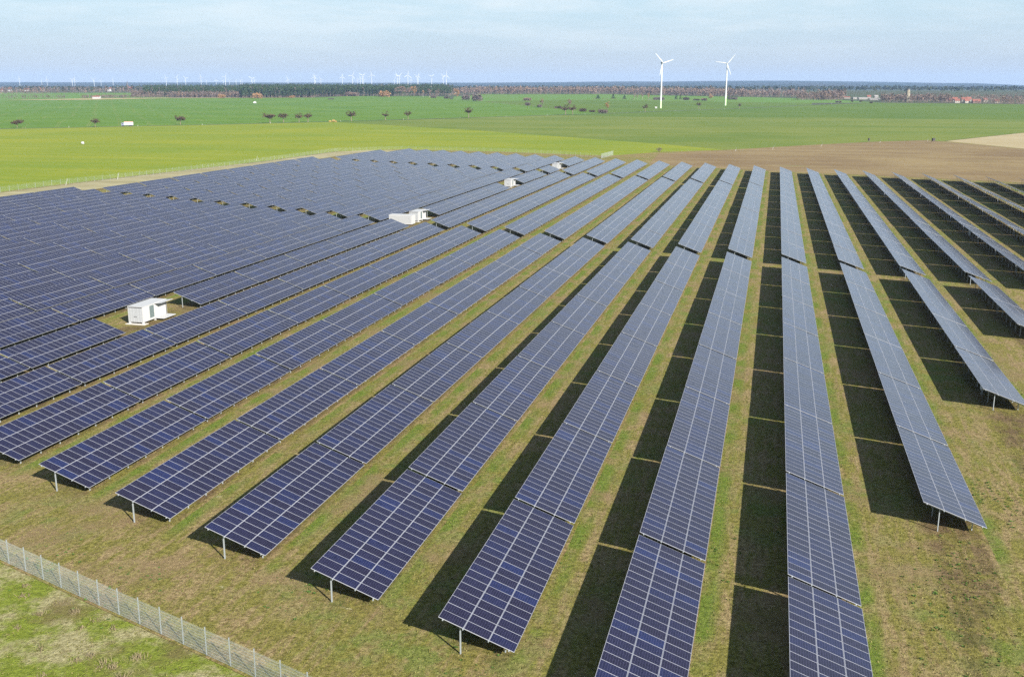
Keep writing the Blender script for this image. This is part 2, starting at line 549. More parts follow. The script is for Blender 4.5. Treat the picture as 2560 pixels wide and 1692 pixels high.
def plant_ground():
    """mown dry turf between the tables: straw, moss and green, greener along every drip edge, bare brown soil below the tables"""
    m, nt, p = new_mat("dry turf of the solar plant")
    tc = N(nt, "ShaderNodeTexCoord")
    V = tc.outputs["Object"]
    sp = N(nt, "ShaderNodeSeparateXYZ"); nt.links.new(V, sp.inputs[0])
    big = noise(nt, V, 0.045, 5.0, 0.6)
    mid = noise(nt, V, 0.33, 5.0, 0.65)
    fin = noise(nt, V, 2.6, 5.0, 0.8)
    vfin = noise(nt, V, 9.0, 3.0, 0.8)
    streak = noise(nt, mapped(nt, (1.6, 0.22, 1)), 1.0, 5.0, 0.65)
    straw = mixc(nt, ramp(nt, fin, 0.35, 0.65), (0.135, 0.094, 0.042), (0.315, 0.240, 0.120))
    olive = mixc(nt, ramp(nt, fin, 0.35, 0.65), (0.082, 0.078, 0.015), (0.225, 0.202, 0.052))
    green = mixc(nt, ramp(nt, fin, 0.30, 0.70), (0.046, 0.085, 0.009), (0.145, 0.205, 0.028))
    brown = mixc(nt, ramp(nt, fin, 0.35, 0.65), (0.034, 0.021, 0.012), (0.120, 0.076, 0.042))
    f1 = math_node(nt, "ADD", math_node(nt, "MULTIPLY", mid, 0.5), math_node(nt, "MULTIPLY", streak, 0.5))
    c = mixc(nt, ramp(nt, f1, 0.44, 0.57), olive, straw)
    # position across the row pitch: 0 at the low edge of a table, growing to the right
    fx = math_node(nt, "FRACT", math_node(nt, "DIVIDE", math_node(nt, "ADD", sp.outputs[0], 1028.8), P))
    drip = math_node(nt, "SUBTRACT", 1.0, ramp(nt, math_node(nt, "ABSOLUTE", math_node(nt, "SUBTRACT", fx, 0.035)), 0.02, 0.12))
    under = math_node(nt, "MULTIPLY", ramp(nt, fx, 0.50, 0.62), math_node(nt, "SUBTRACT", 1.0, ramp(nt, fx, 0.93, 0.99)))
    inrow = ramp(nt, math_node(nt, "ADD", sp.outputs[1], math_node(nt, "MULTIPLY", sp.outputs[0], 0.395)), 42.0, 47.0)
    beyond = math_node(nt, "SUBTRACT", 1.0, ramp(nt, math_node(nt, "ADD", sp.outputs[1], math_node(nt, "MULTIPLY", sp.outputs[0], 0.395)), 433.0, 440.0))
    rightside = ramp(nt, math_node(nt, "SUBTRACT", sp.outputs[1], math_node(nt, "MULTIPLY", math_node(nt, "MAXIMUM", math_node(nt, "SUBTRACT", sp.outputs[0], 3.0), 0.0), 3.3)), 44.0, 52.0)
    inrow = math_node(nt, "MULTIPLY", math_node(nt, "MULTIPLY", inrow, beyond), rightside)
    gmask = math_node(nt, "MULTIPLY", math_node(nt, "MULTIPLY", drip, inrow), ramp(nt, noise(nt, V, 0.16, 4.0, 0.6), 0.36, 0.58))
    gm2 = math_node(nt, "MULTIPLY", ramp(nt, big, 0.46, 0.60), ramp(nt, mid, 0.44, 0.58))
    gm = math_node(nt, "MAXIMUM", gmask, math_node(nt, "MULTIPLY", gm2, 0.8))
    c = mixc(nt, math_node(nt, "MULTIPLY", gm, 0.9), c, green)
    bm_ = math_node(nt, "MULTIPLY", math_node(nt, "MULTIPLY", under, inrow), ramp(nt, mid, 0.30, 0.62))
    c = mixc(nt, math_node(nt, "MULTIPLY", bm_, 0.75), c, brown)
    # bare brown patches and bleached grass
    c = mixc(nt, math_node(nt, "MULTIPLY", ramp(nt, noise(nt, V, 0.11, 5.0, 0.65), 0.52, 0.66), 0.6), c, (0.205, 0.142, 0.078))
    c = mixc(nt, math_node(nt, "MULTIPLY", ramp(nt, noise(nt, mapped(nt, (0.5, 0.9, 1), 0.4), 0.55, 5.0, 0.7), 0.67, 0.75), 0.8), c, (0.46, 0.42, 0.28))
    c = mixc(nt, math_node(nt, "MULTIPLY", ramp(nt, vfin, 0.48, 0.66), 0.62), c, (0.036, 0.033, 0.012))
    c = mixc(nt, math_node(nt, "MULTIPLY", ramp(nt, noise(nt, V, 5.0, 4.0, 0.8), 0.58, 0.70), 0.5), c, (0.36, 0.31, 0.16))
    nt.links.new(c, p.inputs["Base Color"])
    p.inputs["Roughness"].default_value = 0.95
    p.inputs["Specular IOR Level"].default_value = 0.1
    h = math_node(nt, "ADD", math_node(nt, "MULTIPLY", fin, 1.0), math_node(nt, "MULTIPLY", vfin, 0.5))
    bump(nt, p, h, 0.9, 0.16)
    return m

def verge_ground():
    m, nt, p = new_mat("rough grass outside the fence")
    tc = N(nt, "ShaderNodeTexCoord"); V = tc.outputs["Object"]
    mid = noise(nt, V, 0.28, 5.0, 0.65); fin = noise(nt, V, 2.4, 5.0, 0.8); vf = noise(nt, V, 8.0, 3.0, 0.8)
    big = noise(nt, V, 0.13, 4.0, 0.6)
    green = mixc(nt, ramp(nt, fin, 0.3, 0.7), (0.085, 0.112, 0.012), (0.195, 0.232, 0.034))
    straw = mixc(nt, ramp(nt, fin, 0.3, 0.7), (0.155, 0.135, 0.055), (0.36, 0.33, 0.18))
    c = mixc(nt, ramp(nt, mid, 0.44, 0.60), green, straw)
    c = mixc(nt, math_node(nt, "MULTIPLY", ramp(nt, big, 0.56, 0.68), 0.7), c, (0.13, 0.095, 0.045))
    c = mixc(nt, math_node(nt, "MULTIPLY", ramp(nt, vf, 0.52, 0.72), 0.5), c, (0.045, 0.055, 0.012))
    nt.links.new(c, p.inputs["Base Color"])
    p.inputs["Roughness"].default_value = 0.95; p.inputs["Specular IOR Level"].default_value = 0.1
    bump(nt, p, math_node(nt, "ADD", fin, math_node(nt, "MULTIPLY", vf, 0.5)), 0.9, 0.22)
    return m

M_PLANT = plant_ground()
M_VERGE = verge_ground()
M_FARLAND = field_mat("far farmland", (0.045, 0.075, 0.020), (0.075, 0.060, 0.036), (0.0007, 0.004), -YAW, fine=0.01)
M_YELLOW = field_mat("young yellow green crop", (0.130, 0.182, 0.010), (0.200, 0.218, 0.012), (0.004, 0.075), -0.10, (0.32, 0.31, 0.11), 0.7, tram=(0.95, 24.0, (0.14, 0.14, 0.03), 0.35))
M_GREEN = field_mat("dense green winter crop", (0.066, 0.138, 0.007), (0.098, 0.172, 0.010), (0.003, 0.03), -0.2, (0.12, 0.16, 0.05), 0.4, 0.08, tram=(-0.62, 27.0, (0.16, 0.17, 0.05), 0.8))
M_OLIVE = field_mat("mid green crop", (0.090, 0.135, 0.014), (0.145, 0.170, 0.028), (0.0025, 0.022), -0.12, (0.27, 0.24, 0.12), 0.5, tram=(1.25, 27.0, (0.17, 0.155, 0.05), 0.45))
M_DKGREEN = field_mat("deep green crop", (0.066, 0.118, 0.006), (0.092, 0.138, 0.010), (0.002, 0.02), -0.1, (0.24, 0.22, 0.10), 0.25)
M_BRIGHT = field_mat("bright green far crop", (0.080, 0.170, 0.014), (0.105, 0.165, 0.022), (0.003, 0.02), -0.2, fine=0.05)
M_FALLOW = field_mat("brown fallow grass", (0.150, 0.102, 0.050), (0.225, 0.168, 0.080), (0.02, 0.07), -0.1, (0.13, 0.125, 0.04), 0.7, 0.22)
M_SAND = field_mat("bare sandy field", (0.30, 0.245, 0.135), (0.34, 0.285, 0.17), (0.004, 0.06), -0.2)
M_DRY = field_mat("pale dry grass strip", (0.21, 0.185, 0.095), (0.33, 0.30, 0.18), (0.02, 0.1), 0.2)
M_STRAWF = field_mat("straw coloured field margin", (0.33, 0.27, 0.13), (0.28, 0.25, 0.10), (0.003, 0.02), 0)
M_ASPH = simple("worn asphalt", (0.10, 0.10, 0.10), 0.85, 0, 0.2, 0.2)

ground_pts = [sl(-400, -9000), sl(-400, 9000), sl(16000, 9000), sl(16000, -9000)]
ground_pts = [sl(-400, -10500), sl(-400, 10500), sl(16200, 10500), sl(16200, -10500)]
drape("ground", ground_pts, M_FARLAND, -0.30)
# plant turf
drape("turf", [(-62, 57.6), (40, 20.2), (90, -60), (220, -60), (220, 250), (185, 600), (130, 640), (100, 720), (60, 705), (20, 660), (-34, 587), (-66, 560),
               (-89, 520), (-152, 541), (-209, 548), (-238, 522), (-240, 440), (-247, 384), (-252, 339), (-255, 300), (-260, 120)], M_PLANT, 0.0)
drape("verge", [(-260, 120), (-62, 57.6), (40, 20.2), (90, -60), (-200, -60), (-330, 60), (-330, 140)], M_VERGE, -0.02)
# fields
drape("yellow_field", [(-330, 140), (-260, 120.5), (-255.3, 300), (-252.3, 339), (-247.3, 384), (-240.3, 440), (-238.3, 522.3), (-209, 548.3), (-152, 541.3), (-89, 520.3), (-66.2, 560.4), (-33.9, 587.4),
                       (-72.9, 637.4), (-238.3, 805.9), (-438.3, 971.8), (-503.5, 892), (-576, 810), (-641, 737), (-1100, 280), (-900, 100)], M_YELLOW, -0.06)
drape("green_field", [(-641, 737), (-576, 810), (-503.5, 892), (-438.3, 971.8), (-352.3, 1150.5), (-224.4, 1389.3), (-290.3, 1510.8), (-351.8, 1606.6), (-425.5, 1746.8), (-578.7, 1994.7), (-672.3, 2107.1), (-785.5, 2402.4),
                      (-922.4, 2468.7), (-1020, 2450), (-1043.7, 2217), (-1152, 2154.6), (-1327, 2077), (-1411, 1911), (-1547, 1814), (-2300, 1400), (-1600, 400), (-1100, 280)], M_GREEN, -0.08)
drape("olive_field", [(-438.3, 971.8), (-238.3, 805.9), (-72.9, 637.4), (-33.9, 587.4), (19.6, 660.3), (57.1, 705.4), (90.2, 732), (96, 716), (176, 870), (420, 1150), (240, 1235), (40, 1250), (-140, 1235), (-280, 1285)], M_OLIVE, -0.10)
drape("deep_green_field", [(-280, 1285), (-140, 1235), (40, 1250), (240, 1235), (420, 1150), (900, 1500), (700, 1900), (434.3, 2040), (185, 2085), (52.5, 1911.5), (-57.4, 1687.5), (-176.5, 1514.9), (-224.4, 1389.3)], M_DKGREEN, -0.12)
drape("sand_field", [(96.2, 713.4), (129, 637), (260, 640), (600, 1000), (420, 1150), (176.3, 868)], M_SAND, -0.05)
drape("fallow", [(-66, 546), (-62, 467), (-20, 446), (60, 417), (130, 386), (220, 350), (185, 600), (130.5, 634), (96.4, 710), (89.8, 729), (57.1, 702), (20, 656), (-34, 583)], M_FALLOW, 0.03)
drape("dry_strip", [(-254, 262), (-247, 262), (-240, 300), (-231, 300), (-230, 440), (-222, 447), (-221, 512), (-206, 520), (-206, 536), (-226, 536), (-236.5, 515), (-238, 440), (-245.5, 384), (-250, 339)], M_DRY, 0.03)
drape("far_crop", [(-578.7, 1994.7), (-425.5, 1746.8), (-351.8, 1606.6), (-290.3, 1510.8), (-224.4, 1389.3), (-176.5, 1514.9), (-57.4, 1687.5), (52.5, 1911.5), (56, 2044), (-69.6, 2076), (-376, 2170), (-450, 2155)], M_DKGREEN, -0.16)
drape("bright_crop", [(-672.3, 2107), (-578.7, 1994.7), (-450, 2155), (-376, 2170), (-69.6, 2076), (56, 2044), (185, 2085), (100, 2350), (-83, 2560), (-280, 2680), (-468, 2830), (-784, 2780), (-760, 2400)], M_BRIGHT, -0.18)
drape("left_crop", [(-1411, 1911), (-1327, 2077), (-1700, 2700), (-2300, 2600), (-2300, 1400), (-1547, 1814)], M_BRIGHT, -0.2)
drape("straw_margin", [(-1411, 1914), (-1327, 2080), (-1152, 2157), (-1043, 2220), (-1050, 2250), (-1160, 2195), (-1345, 2125), (-1500, 2000), (-1560, 1830)], M_STRAWF, 0.12)

# road past the trees
rd = [(-900, 440), (-641.5, 736.5), (-503.5, 891.5), (-353.5, 1148), (-226.5, 1388.5), (-178.5, 1514), (-59.4, 1687.2), (50, 1911.5), (100, 2030)]
mbr = MB()
for a, b in zip(rd[:-1], rd[1:]):
    a, b = Vector(a), Vector(b); d = (b - a).normalized(); n = Vector((-d.y, d.x)) * 2.2
    for q0, q1 in ((0, 0.5), (0.5, 1)):
        a2, b2 = a.lerp(b, q0), a.lerp(b, q1)
        mbr.poly([(p.x, p.y, zt(p.x, p.y) + 0.06) for p in (a2 + n, a2 - n, b2 - n, b2 + n)])
o = mbr.build("road", M_ASPH); o["kind"] = "structure"
#%%PART2%%
# ------------------------------------------------------------------ transformer containers
M_WHITE = simple("white container paint", (0.37, 0.37, 0.37), 0.45, 0, 0.04, 1.5)
M_WHITE2 = simple("off white steel door", (0.29, 0.30, 0.31), 0.5, 0, 0.06, 2.0)
M_LOUV = simple("grey green louvre", (0.105, 0.135, 0.135), 0.55)
M_CONC = simple("concrete footing", (0.42, 0.40, 0.36), 0.9, 0, 0.15, 2.0)
M_DARKM = simple("dark steel", (0.06, 0.06, 0.065), 0.6)

def container(x0, x1, y0, y1, label):
    """raised transformer container: door end faces the camera, open awning hatch and fold-down step on the right side"""
    t = empty("transformer_container", ((x0 + x1) / 2, y0, 0)); tag(t, label, "container", "white transformer containers between the rows")
    hw, L, zb, H = (x1 - x0) / 2, y1 - y0, 0.32, 2.55
    m = MB(); m.box(-hw, hw, 0.0, L, zb, H)
    for x in (-hw - 0.005, hw - 0.095):
        for y in (-0.02, L - 0.08): m.box(x, x + 0.1, y, y + 0.1, zb - 0.02, H + 0.02)
    for i in range(30):
        y = 0.25 + i * (L - 0.5) / 29
        m.box(-hw - 0.02, -hw, y - 0.04, y + 0.04, zb + 0.15, H - 0.15)
    m.build("body", M_WHITE, t)
    m = MB(); m.box(-hw - 0.04, hw + 0.04, -0.05, L + 0.05, H + 0.021, H + 0.09); m.build("roof", M_WHITE, t)
    for s in (-1, 1):
        m = MB()
        xa, xb = (-hw + 0.1, -0.02) if s < 0 else (0.02, hw - 0.1)
        m.box(xa, xb, -0.035, -0.001, zb + 0.12, H - 0.14)
        for q in (0.3, 0.7):
            xx = xa + (xb - xa) * q
            m.box(xx - 0.02, xx + 0.02, -0.075, -0.036, zb + 0.10, H - 0.1)
        for q in (0.3, 0.52, 0.75):
            zz_ = zb + (H - zb) * q; m.box(xa + 0.05, xb - 0.05, -0.05, -0.0355, zz_ - 0.02, zz_ + 0.02)
        d = m.build("door", M_WHITE2, t)
        m = MB(); m.box(0.06 if s > 0 else -0.22, 0.22 if s > 0 else -0.06, -0.11, -0.076, 1.12, 1.20); m.build("handle", M_DARKM, d)
    m = MB(); m.box(-hw + 0.1, hw - 0.1, -0.03, -0.001, H - 0.13, H - 0.02); m.build("door_header", M_DARKM, t)
    m = MB()
    for i in range(22):
        z = zb + 0.32 + i * 0.079; m.box(hw, hw + 0.03, 1.75, 2.75, z, z + 0.055)
    m.box(hw, hw + 0.012, 1.7, 2.8, zb + 0.3, H - 0.12)
    m.build("louvre", M_LOUV, t)
    # hatch: roof-hinged awning and a fold-down platform
    m = MB(); m.beam((hw + 0.05, (2.95 + L) / 2, H + 0.0), (hw + 1.15, (2.95 + L) / 2, H + 0.14), L - 3.0, 0.05); m.build("awning", M_WHITE, t)
    m = MB(); m.box(hw + 0.015, hw + 1.5, 2.95, L - 0.05, zb + 0.02, zb + 0.10)
    m.build("platform", M_WHITE, t)
    m = MB(); m.box(hw + 0.001, hw + 0.02, 3.05, L - 0.25, zb + 0.18, H - 0.35); m.build("inner_panel", M_WHITE, t)
    m = MB(); m.box(hw + 0.021, hw + 0.06, L - 0.22, L - 0.12, zb + 0.1, H - 0.1); m.build("frame_post", M_DARKM, t)
    for x in (-hw, hw - 0.25):
        for y in (0.0, L * 0.5, L - 0.25):
            m = MB(); m.box(x, x + 0.25, y, y + 0.25, -0.05, zb - 0.021); m.build("foot", M_WHITE, t)
    m = MB(); m.box(-hw - 0.35, hw + 0.35, -0.45, 0.75, -0.06, 0.06); m.build("footing", M_CONC, t)
    return t

container(-97.45, -95.01, 127.2, 133.3, "white transformer container nearest the camera, in the first row gap")
container(-97.45, -95.01, 247.9, 254.0, "white transformer container standing behind a corrugated container")
container(-97.45, -95.01, 344.6, 350.7, "white transformer container, third from near, in a gap between pale tables")
container(-97.45, -95.01, 424.0, 430.1, "white transformer container farthest from the camera near the far fence")

t = empty("storage_container", (-97.6, 241.6, 0)); tag(t, "white corrugated storage container lying across the row before another container", "container")
m = MB(); m.box(-3.03, 3.03, 0, 2.44, 0.2, 2.40)
for x in (-3.04, 2.92):
    for y in (-0.03, 2.36): m.box(x, x + 0.12, y, y + 0.12, 0.17, 2.43)
m.box(-2.91, 2.91, -0.035, 0, 2.25, 2.42); m.box(-2.91, 2.91, -0.035, 0, 0.18, 0.35)
m.build("body", M_WHITE, t)
m = MB()
for i in range(26): m.box(-2.85 + i * 0.22, -2.75 + i * 0.22, -0.04, -0.001, 0.36, 2.24)
m.build("corrugated_wall", M_WHITE2, t)
m = MB(); m.box(3.0301, 3.065, 0.1, 2.3, 0.3, 2.3); m.build("door", M_WHITE, t)
m = MB(); m.box(-3.06, 3.08, -0.045, 2.49, 2.431, 2.48); m.build("roof", M_WHITE, t)

# combiner boxes hung under the high edges
M_BOX = simple("pale grey cabinet", (0.58, 0.60, 0.60), 0.5)
for (k, y, lab) in ((2, 119.6, "grey junction cabinet below the nearest tables on the right"), (2, 200.9, "grey junction cabinet below a far pale table, second row right"),
                    (4, 192.4, "grey junction cabinet below the tables at the right frame edge"), (4, 252.8, "grey junction cabinet far off under the fourth row on the right")):
    x = row_x(k) - 3.62
    t = empty("junction_cabinet", (x, y, 0)); tag(t, lab, "cabinet", "junction cabinets below the tables")
    m = MB(); m.box(-0.13, 0.13, -0.30, 0.30, 0.62, 1.45); m.build("cabinet_body", M_BOX, t)
    m = MB(); m.box(-0.15, 0.15, -0.33, 0.33, 1.451, 1.49); m.build("rain_cover", M_BOX, t)
    for s in (-1, 1):
        m = MB(); m.beam((0, s * 0.2, -0.2), (0, s * 0.2, 0.619), 0.05); m.build("leg", M_GALV, t)

# ------------------------------------------------------------------ fences
M_WIRE = simple("galvanised fence wire", (0.36, 0.41, 0.40), 0.55, 0.2)
def fence(pts, spacing, label, name="mesh_fence", h=1.75, wire=0.0075, vs=0.05, hs=0.2, bracing=False):
    pts = [Vector((p[0], p[1])) for p in pts]
    t = empty(name, (pts[0].x, pts[0].y, 0)); tag(t, label, "fence")
    o0 = Vector((pts[0].x, pts[0].y, 0))
    first = True
    n_part = 0
    panel_all = MB(); post_all = MB()
    for a, b in zip(pts[:-1], pts[1:]):
        L = (b - a).length; n = max(1, round(L / spacing)); d = (b - a) / n; u = d.normalized()
        nr = Vector((-u.y, u.x))
        for i in range(n):
            p, q = a + d * i, a + d * (i + 1)
            P3 = lambda v, z: (v.x - o0.x, v.y - o0.y, z)
            for idx, pp in enumerate([p] if not (i == n - 1 and b == pts[-1]) else [p, q]):
                m = MB() if n_part < 90 else post_all
                m.beam(P3(pp, -0.3), P3(pp, h + 0.08), 0.06, 0.04)
                m.box(pp.x - o0.x - 0.035, pp.x - o0.x + 0.035, pp.y - o0.y - 0.035, pp.y - o0.y + 0.035, h + 0.081, h + 0.1)
                if m is not post_all: m.build("fence_post", M_GALV, t)
            off = nr * -0.035
            m = MB() if n_part < 90 else panel_all
            z = 0.06
            while z < h + 0.01:
                for sgn in ((-1, 1) if hs < 0.3 else (0,)):
                    o2 = off + nr * (0.006 * sgn)
                    m.beam(P3(p + o2, z), P3(q + o2, z), wire)
                z += hs
            nv = int((q - p).length / vs)
            for j in range(nv):
                pv = p + (q - p) * ((j + 0.5) / nv) + off
                m.beam(P3(pv, 0.04), P3(pv, h), wire * 0.8)
            if m is not panel_all: m.build("mesh_panel", M_WIRE, t)
            n_part += 1
    if post_all.f:
        o = post_all.build("fence_post_run", M_GALV, t); o["kind"] = "stuff"
    if panel_all.f:
        o = panel_all.build("mesh_panel_run", M_WIRE, t); o["kind"] = "stuff"
    return t

u_ = Vector((0.9397, -0.3443))
fa = Vector((-59.4, 56.9)) - u_ * 2.17 * 6
fence([(fa.x, fa.y), ((fa + u_ * 2.17 * 26).x, (fa + u_ * 2.17 * 26).y)], 2.17, "pale wire mesh fence with steel posts crossing the lower left corner", "mesh_fence", 1.78, 0.0045, 0.05, 0.2)
fence([(-255, 262), (-253, 310), (-247.5, 345), (-243, 384), (-238.5, 430), (-237.5, 476), (-237, 521), (-209, 545), (-152, 539.5), (-114, 522), (-89, 499)], 4.0,
      "thin wire fence between the far solar tables and the yellow green crop", "mesh_fence", 2.0, 0.009, 0.22, 0.4)
fence([(-89.0, 499.5), (-87.3, 526.0)], 2.5, "short pale fence section standing at right end of far fence", "mesh_fence", 2.3, 0.008, 0.10, 0.25)

# ------------------------------------------------------------------ wind turbines
M_TWHITE = simple("white turbine paint", (0.46, 0.465, 0.47), 0.45)
M_TGREEN = simple("green tower foot paint", (0.40, 0.56, 0.30), 0.5)
M_NAC_SHADE = simple("shade toned turbine nacelle", (0.10, 0.10, 0.10), 0.5)  # shade on the nacelle's underside and back, put into its base colour

def blade_mesh(L, fat=1.0):
    m = MB()
    secs = [(0.0, 0.045, 0.045, 0.0), (0.06, 0.04, 0.04, 0), (0.2, 0.088, 0.026, 0.02), (0.5, 0.062, 0.016, 0.012), (0.8, 0.042, 0.010, 0.006), (0.97, 0.028, 0.006, 0.0), (1.0, 0.008, 0.003, 0)]
    n = 8; rings = []
    for r, c, th, off in secs:
        rings.append([(L * (off + 0.5 * c * fat * math.cos(2 * math.pi * k / n)), L * 0.5 * th * fat * math.sin(2 * math.pi * k / n), L * r) for k in range(n)])
    vs = [p for r in rings for p in r]
    fs = [(i * n + k, i * n + (k + 1) % n, (i + 1) * n + (k + 1) % n, (i + 1) * n + k) for i in range(len(rings) - 1) for k in range(n)]
    m.mesh_part(vs, fs, 0, True)
    return m.mesh("blade", [M_TWHITE])

def turbine(s, l, hub_z, blade, angle, label, face, group=None, fat=1.0, foot=True, name="wind_turbine", split=0.0):
    x, y = sl(s, l); z0 = zt(x, y)
    t = empty(name, (x, y, z0), face); tag(t, label, "wind turbine", group)
    H = hub_z - z0
    m = MB(); r0, r1 = 0.036 * H * fat * 0.62, 0.019 * H * fat * 0.62
    if foot:
        m.tube([(0, 0, -0.5), (0, 0, H * 0.16)], [r0, r0 * 0.93], 20, 1)
        m.tube([(0, 0, H * 0.16), (0, 0, H * 0.6), (0, 0, H - 0.4)], [r0 * 0.93, (r0 + r1) / 2 * 0.96, r1], 20, 0)
    else:
        m.tube([(0, 0, -6), (0, 0, H - 0.4)], [r0, r1], 8, 0)
    m.build("tower", [M_TWHITE, M_TGREEN], t)
    b = blade
    m = MB()
    m.tube([(0, 0.16 * b, 0), (0, 0.10 * b, 0), (0, 0.0, 0), (0, -0.085 * b, 0)], [0.02 * b, 0.062 * b, 0.075 * b, 0.055 * b], 12 if foot else 8, 0)
    m.build("nacelle", M_NAC_SHADE if foot else M_TWHITE, t, (0, 0, H))
    m = MB()
    m.tube([(0, -0.086 * b, 0), (0, -0.13 * b, 0), (0, -0.175 * b, 0), (0, -0.19 * b, 0)], [0.052 * b, 0.05 * b, 0.028 * b, 0.004 * b], 12 if foot else 8)
    m.build("hub", M_TWHITE, t, (0, 0, H))
    bm_ = BLADES.get((round(b, 1), fat)) or blade_mesh(b, fat)
    BLADES[(round(b, 1), fat)] = bm_
    for k in range(3):
        a = R(angle + 120 * k + split * k)
        link("blade", bm_, t, (0, -0.13 * b, H), (0, math.pi / 2 - a, 0))
    return t
BLADES = {}
def lat_of(u, s): return (u - 1280) / 2545.9 * (s * math.cos(PITCH) + 0) / math.cos(PITCH) * 1.0
def lz(u, v, s):
    """lateral offset and height of a point seen in the photograph direction (u, v) at depth s"""
    a = (u - 1280) / 2545.9; b_ = (v - 846) / 2545.9
    f = math.cos(PITCH) - b_ * math.sin(PITCH)
    return a * s / f, CAM.z + s * (-math.sin(PITCH) - b_ * math.cos(PITCH)) / f

turbine(1662, lz(1655, 163, 1662)[0], 71.6, 20.3, 135, "large white wind turbine, left of the two standing in the green field", -YAW + R(25))
turbine(1808, lz(1818, 165, 1808)[0], 73.6, 20.3, 50, "large white wind turbine, right of the two standing in the green field", -YAW - R(12))
x, y = sl(1655, lz(1645, 268, 1655)[0])
t = empty("transformer_kiosk", (x - 3, y, zt(x, y))); tag(t, "small pale transformer kiosk at the foot of left large turbine", "kiosk")
m = MB(); m.box(-1.5, 1.5, -1.2, 1.2, -0.2, 2.4); m.build("kiosk_body", M_WHITE, t)
m = MB(); m.box(-1.65, 1.65, -1.35, 1.35, 2.401, 2.6); m.build("roof", M_CONC, t)

FT = [(48, 197, 5.5, 100), (104, 203, 3, 80), (117, 199, 6, 95), (180, 199.5, 7, 30), (186, 199, 7, 80), (234.5, 199.5, 7, 30), (252, 201, 4.5, 60), (282, 200, 5, 85),
      (414.5, 194, 6.5, 110), (442, 194, 7, 60), (463.5, 196, 6.5, 10), (502, 193, 7.5, 105), (516, 201.5, 4, 20), (540, 200.5, 4.5, 90), (558, 202, 3.5, 70), (562.8, 192, 7.5, 65), (573, 202, 3.5, 40), (590, 201, 4, 10),
      (601, 201, 4.5, 30), (605, 200.5, 4.5, 90), (629.5, 197, 8, 25), (636, 201, 4.5, 0), (719.5, 199, 8, 110), (785.5, 193.5, 8.5, 90), (788, 191.5, 7, 35), (802, 199, 8, 115),
      (855.5, 192.5, 8, 90), (881, 189.3, 9, 65), (894, 198, 6.5, 110), (900.5, 193, 6, 20), (906, 189, 9, 30), (908.5, 196.5, 7, 80), (928.8, 187.5, 8.8, 100), (986, 201, 4.5, 95),
      (992.8, 190, 8.5, 110), (997.5, 190.5, 9.5, 45), (1019.5, 188.5, 9.8, 85), (1027, 199.5, 5.5, 90), (1043, 191, 8.3, 25), (1045.5, 190.5, 7.5, 75), (1079, 191.5, 7.8, 40), (1108, 192, 8, 10), (1115.5, 188.7, 9.8, 80)]
for i, (u, v, bp, ang) in enumerate(FT):
    s = min(9000.0, 25.0 * 2545.9 / (bp * 1.05))
    b = bp * 1.2 * s / 2545.9
    l, z = lz(u, v, s)
    turbine(s, l, z, b, ang, "tiny white wind turbine on the horizon, %s of all from the left" % (ORD[i] if i < len(ORD) else ["twenty-fourth", "twenty-fifth", "twenty-sixth", "twenty-seventh", "twenty-eighth", "twenty-ninth", "thirtieth", "thirty-first", "thirty-second", "thirty-third", "thirty-fourth", "thirty-fifth", "thirty-sixth", "thirty-seventh", "thirty-eighth", "thirty-ninth", "fortieth", "forty-first", "forty-second", "forty-third", "forty-fourth"][i - len(ORD)]),
            -YAW + R(random.uniform(-20, 25)), "small wind turbines along the horizon", 0.95, False)

# ------------------------------------------------------------------ vegetation
def leaf_mat(name, a, b):
    m, nt, p = new_mat(name)
    oi = N(nt, "ShaderNodeObjectInfo")
    g = N(nt, "ShaderNodeNewGeometry")
    f = math_node(nt, "FRACT", math_node(nt, "ADD", g.outputs["Random Per Island"], oi.outputs["Random"]))
    nt.links.new(mixc(nt, f, a, b), p.inputs["Base Color"])
    p.inputs["Roughness"].default_value = 0.9; p.inputs["Specular IOR Level"].default_value = 0.1
    return m
M_TWIG = leaf_mat("reddish brown twigs", (0.045, 0.032, 0.020), (0.090, 0.062, 0.036))
M_TWIGP = leaf_mat("pale brown bare twigs", (0.125, 0.085, 0.066), (0.20, 0.140, 0.105))
M_TWIGG = leaf_mat("greyish bare twigs", (0.080, 0.062, 0.056), (0.145, 0.112, 0.098))
M_TWIGO = leaf_mat("orange willow twigs", (0.20, 0.115, 0.05), (0.30, 0.17, 0.075))
M_PINE = leaf_mat("pine needles", (0.018, 0.036, 0.011), (0.044, 0.068, 0.021))
M_BARK = simple("brown bark", (0.15, 0.115, 0.085), 0.9)
M_BIRCH = simple("pale birch bark", (0.42, 0.36, 0.29), 0.8)

def rnd_dir():
    while True:
        v = Vector((random.uniform(-1, 1), random.uniform(-1, 1), random.uniform(-1, 1)))
        if 0.05 < v.length < 1: return v.normalized()

def leaf(m, c, r, flat=0.0):
    a = rnd_dir(); b = a.cross(rnd_dir()).normalized()
    if flat: a.z *= 1 - flat; b.z *= 1 - flat
    a *= r * random.uniform(0.6, 1.3); b *= r * random.uniform(0.35, 0.8)
    m.poly([c - a - b * 0.4, c + b, c + a - b * 0.2, c - b * 0.9])

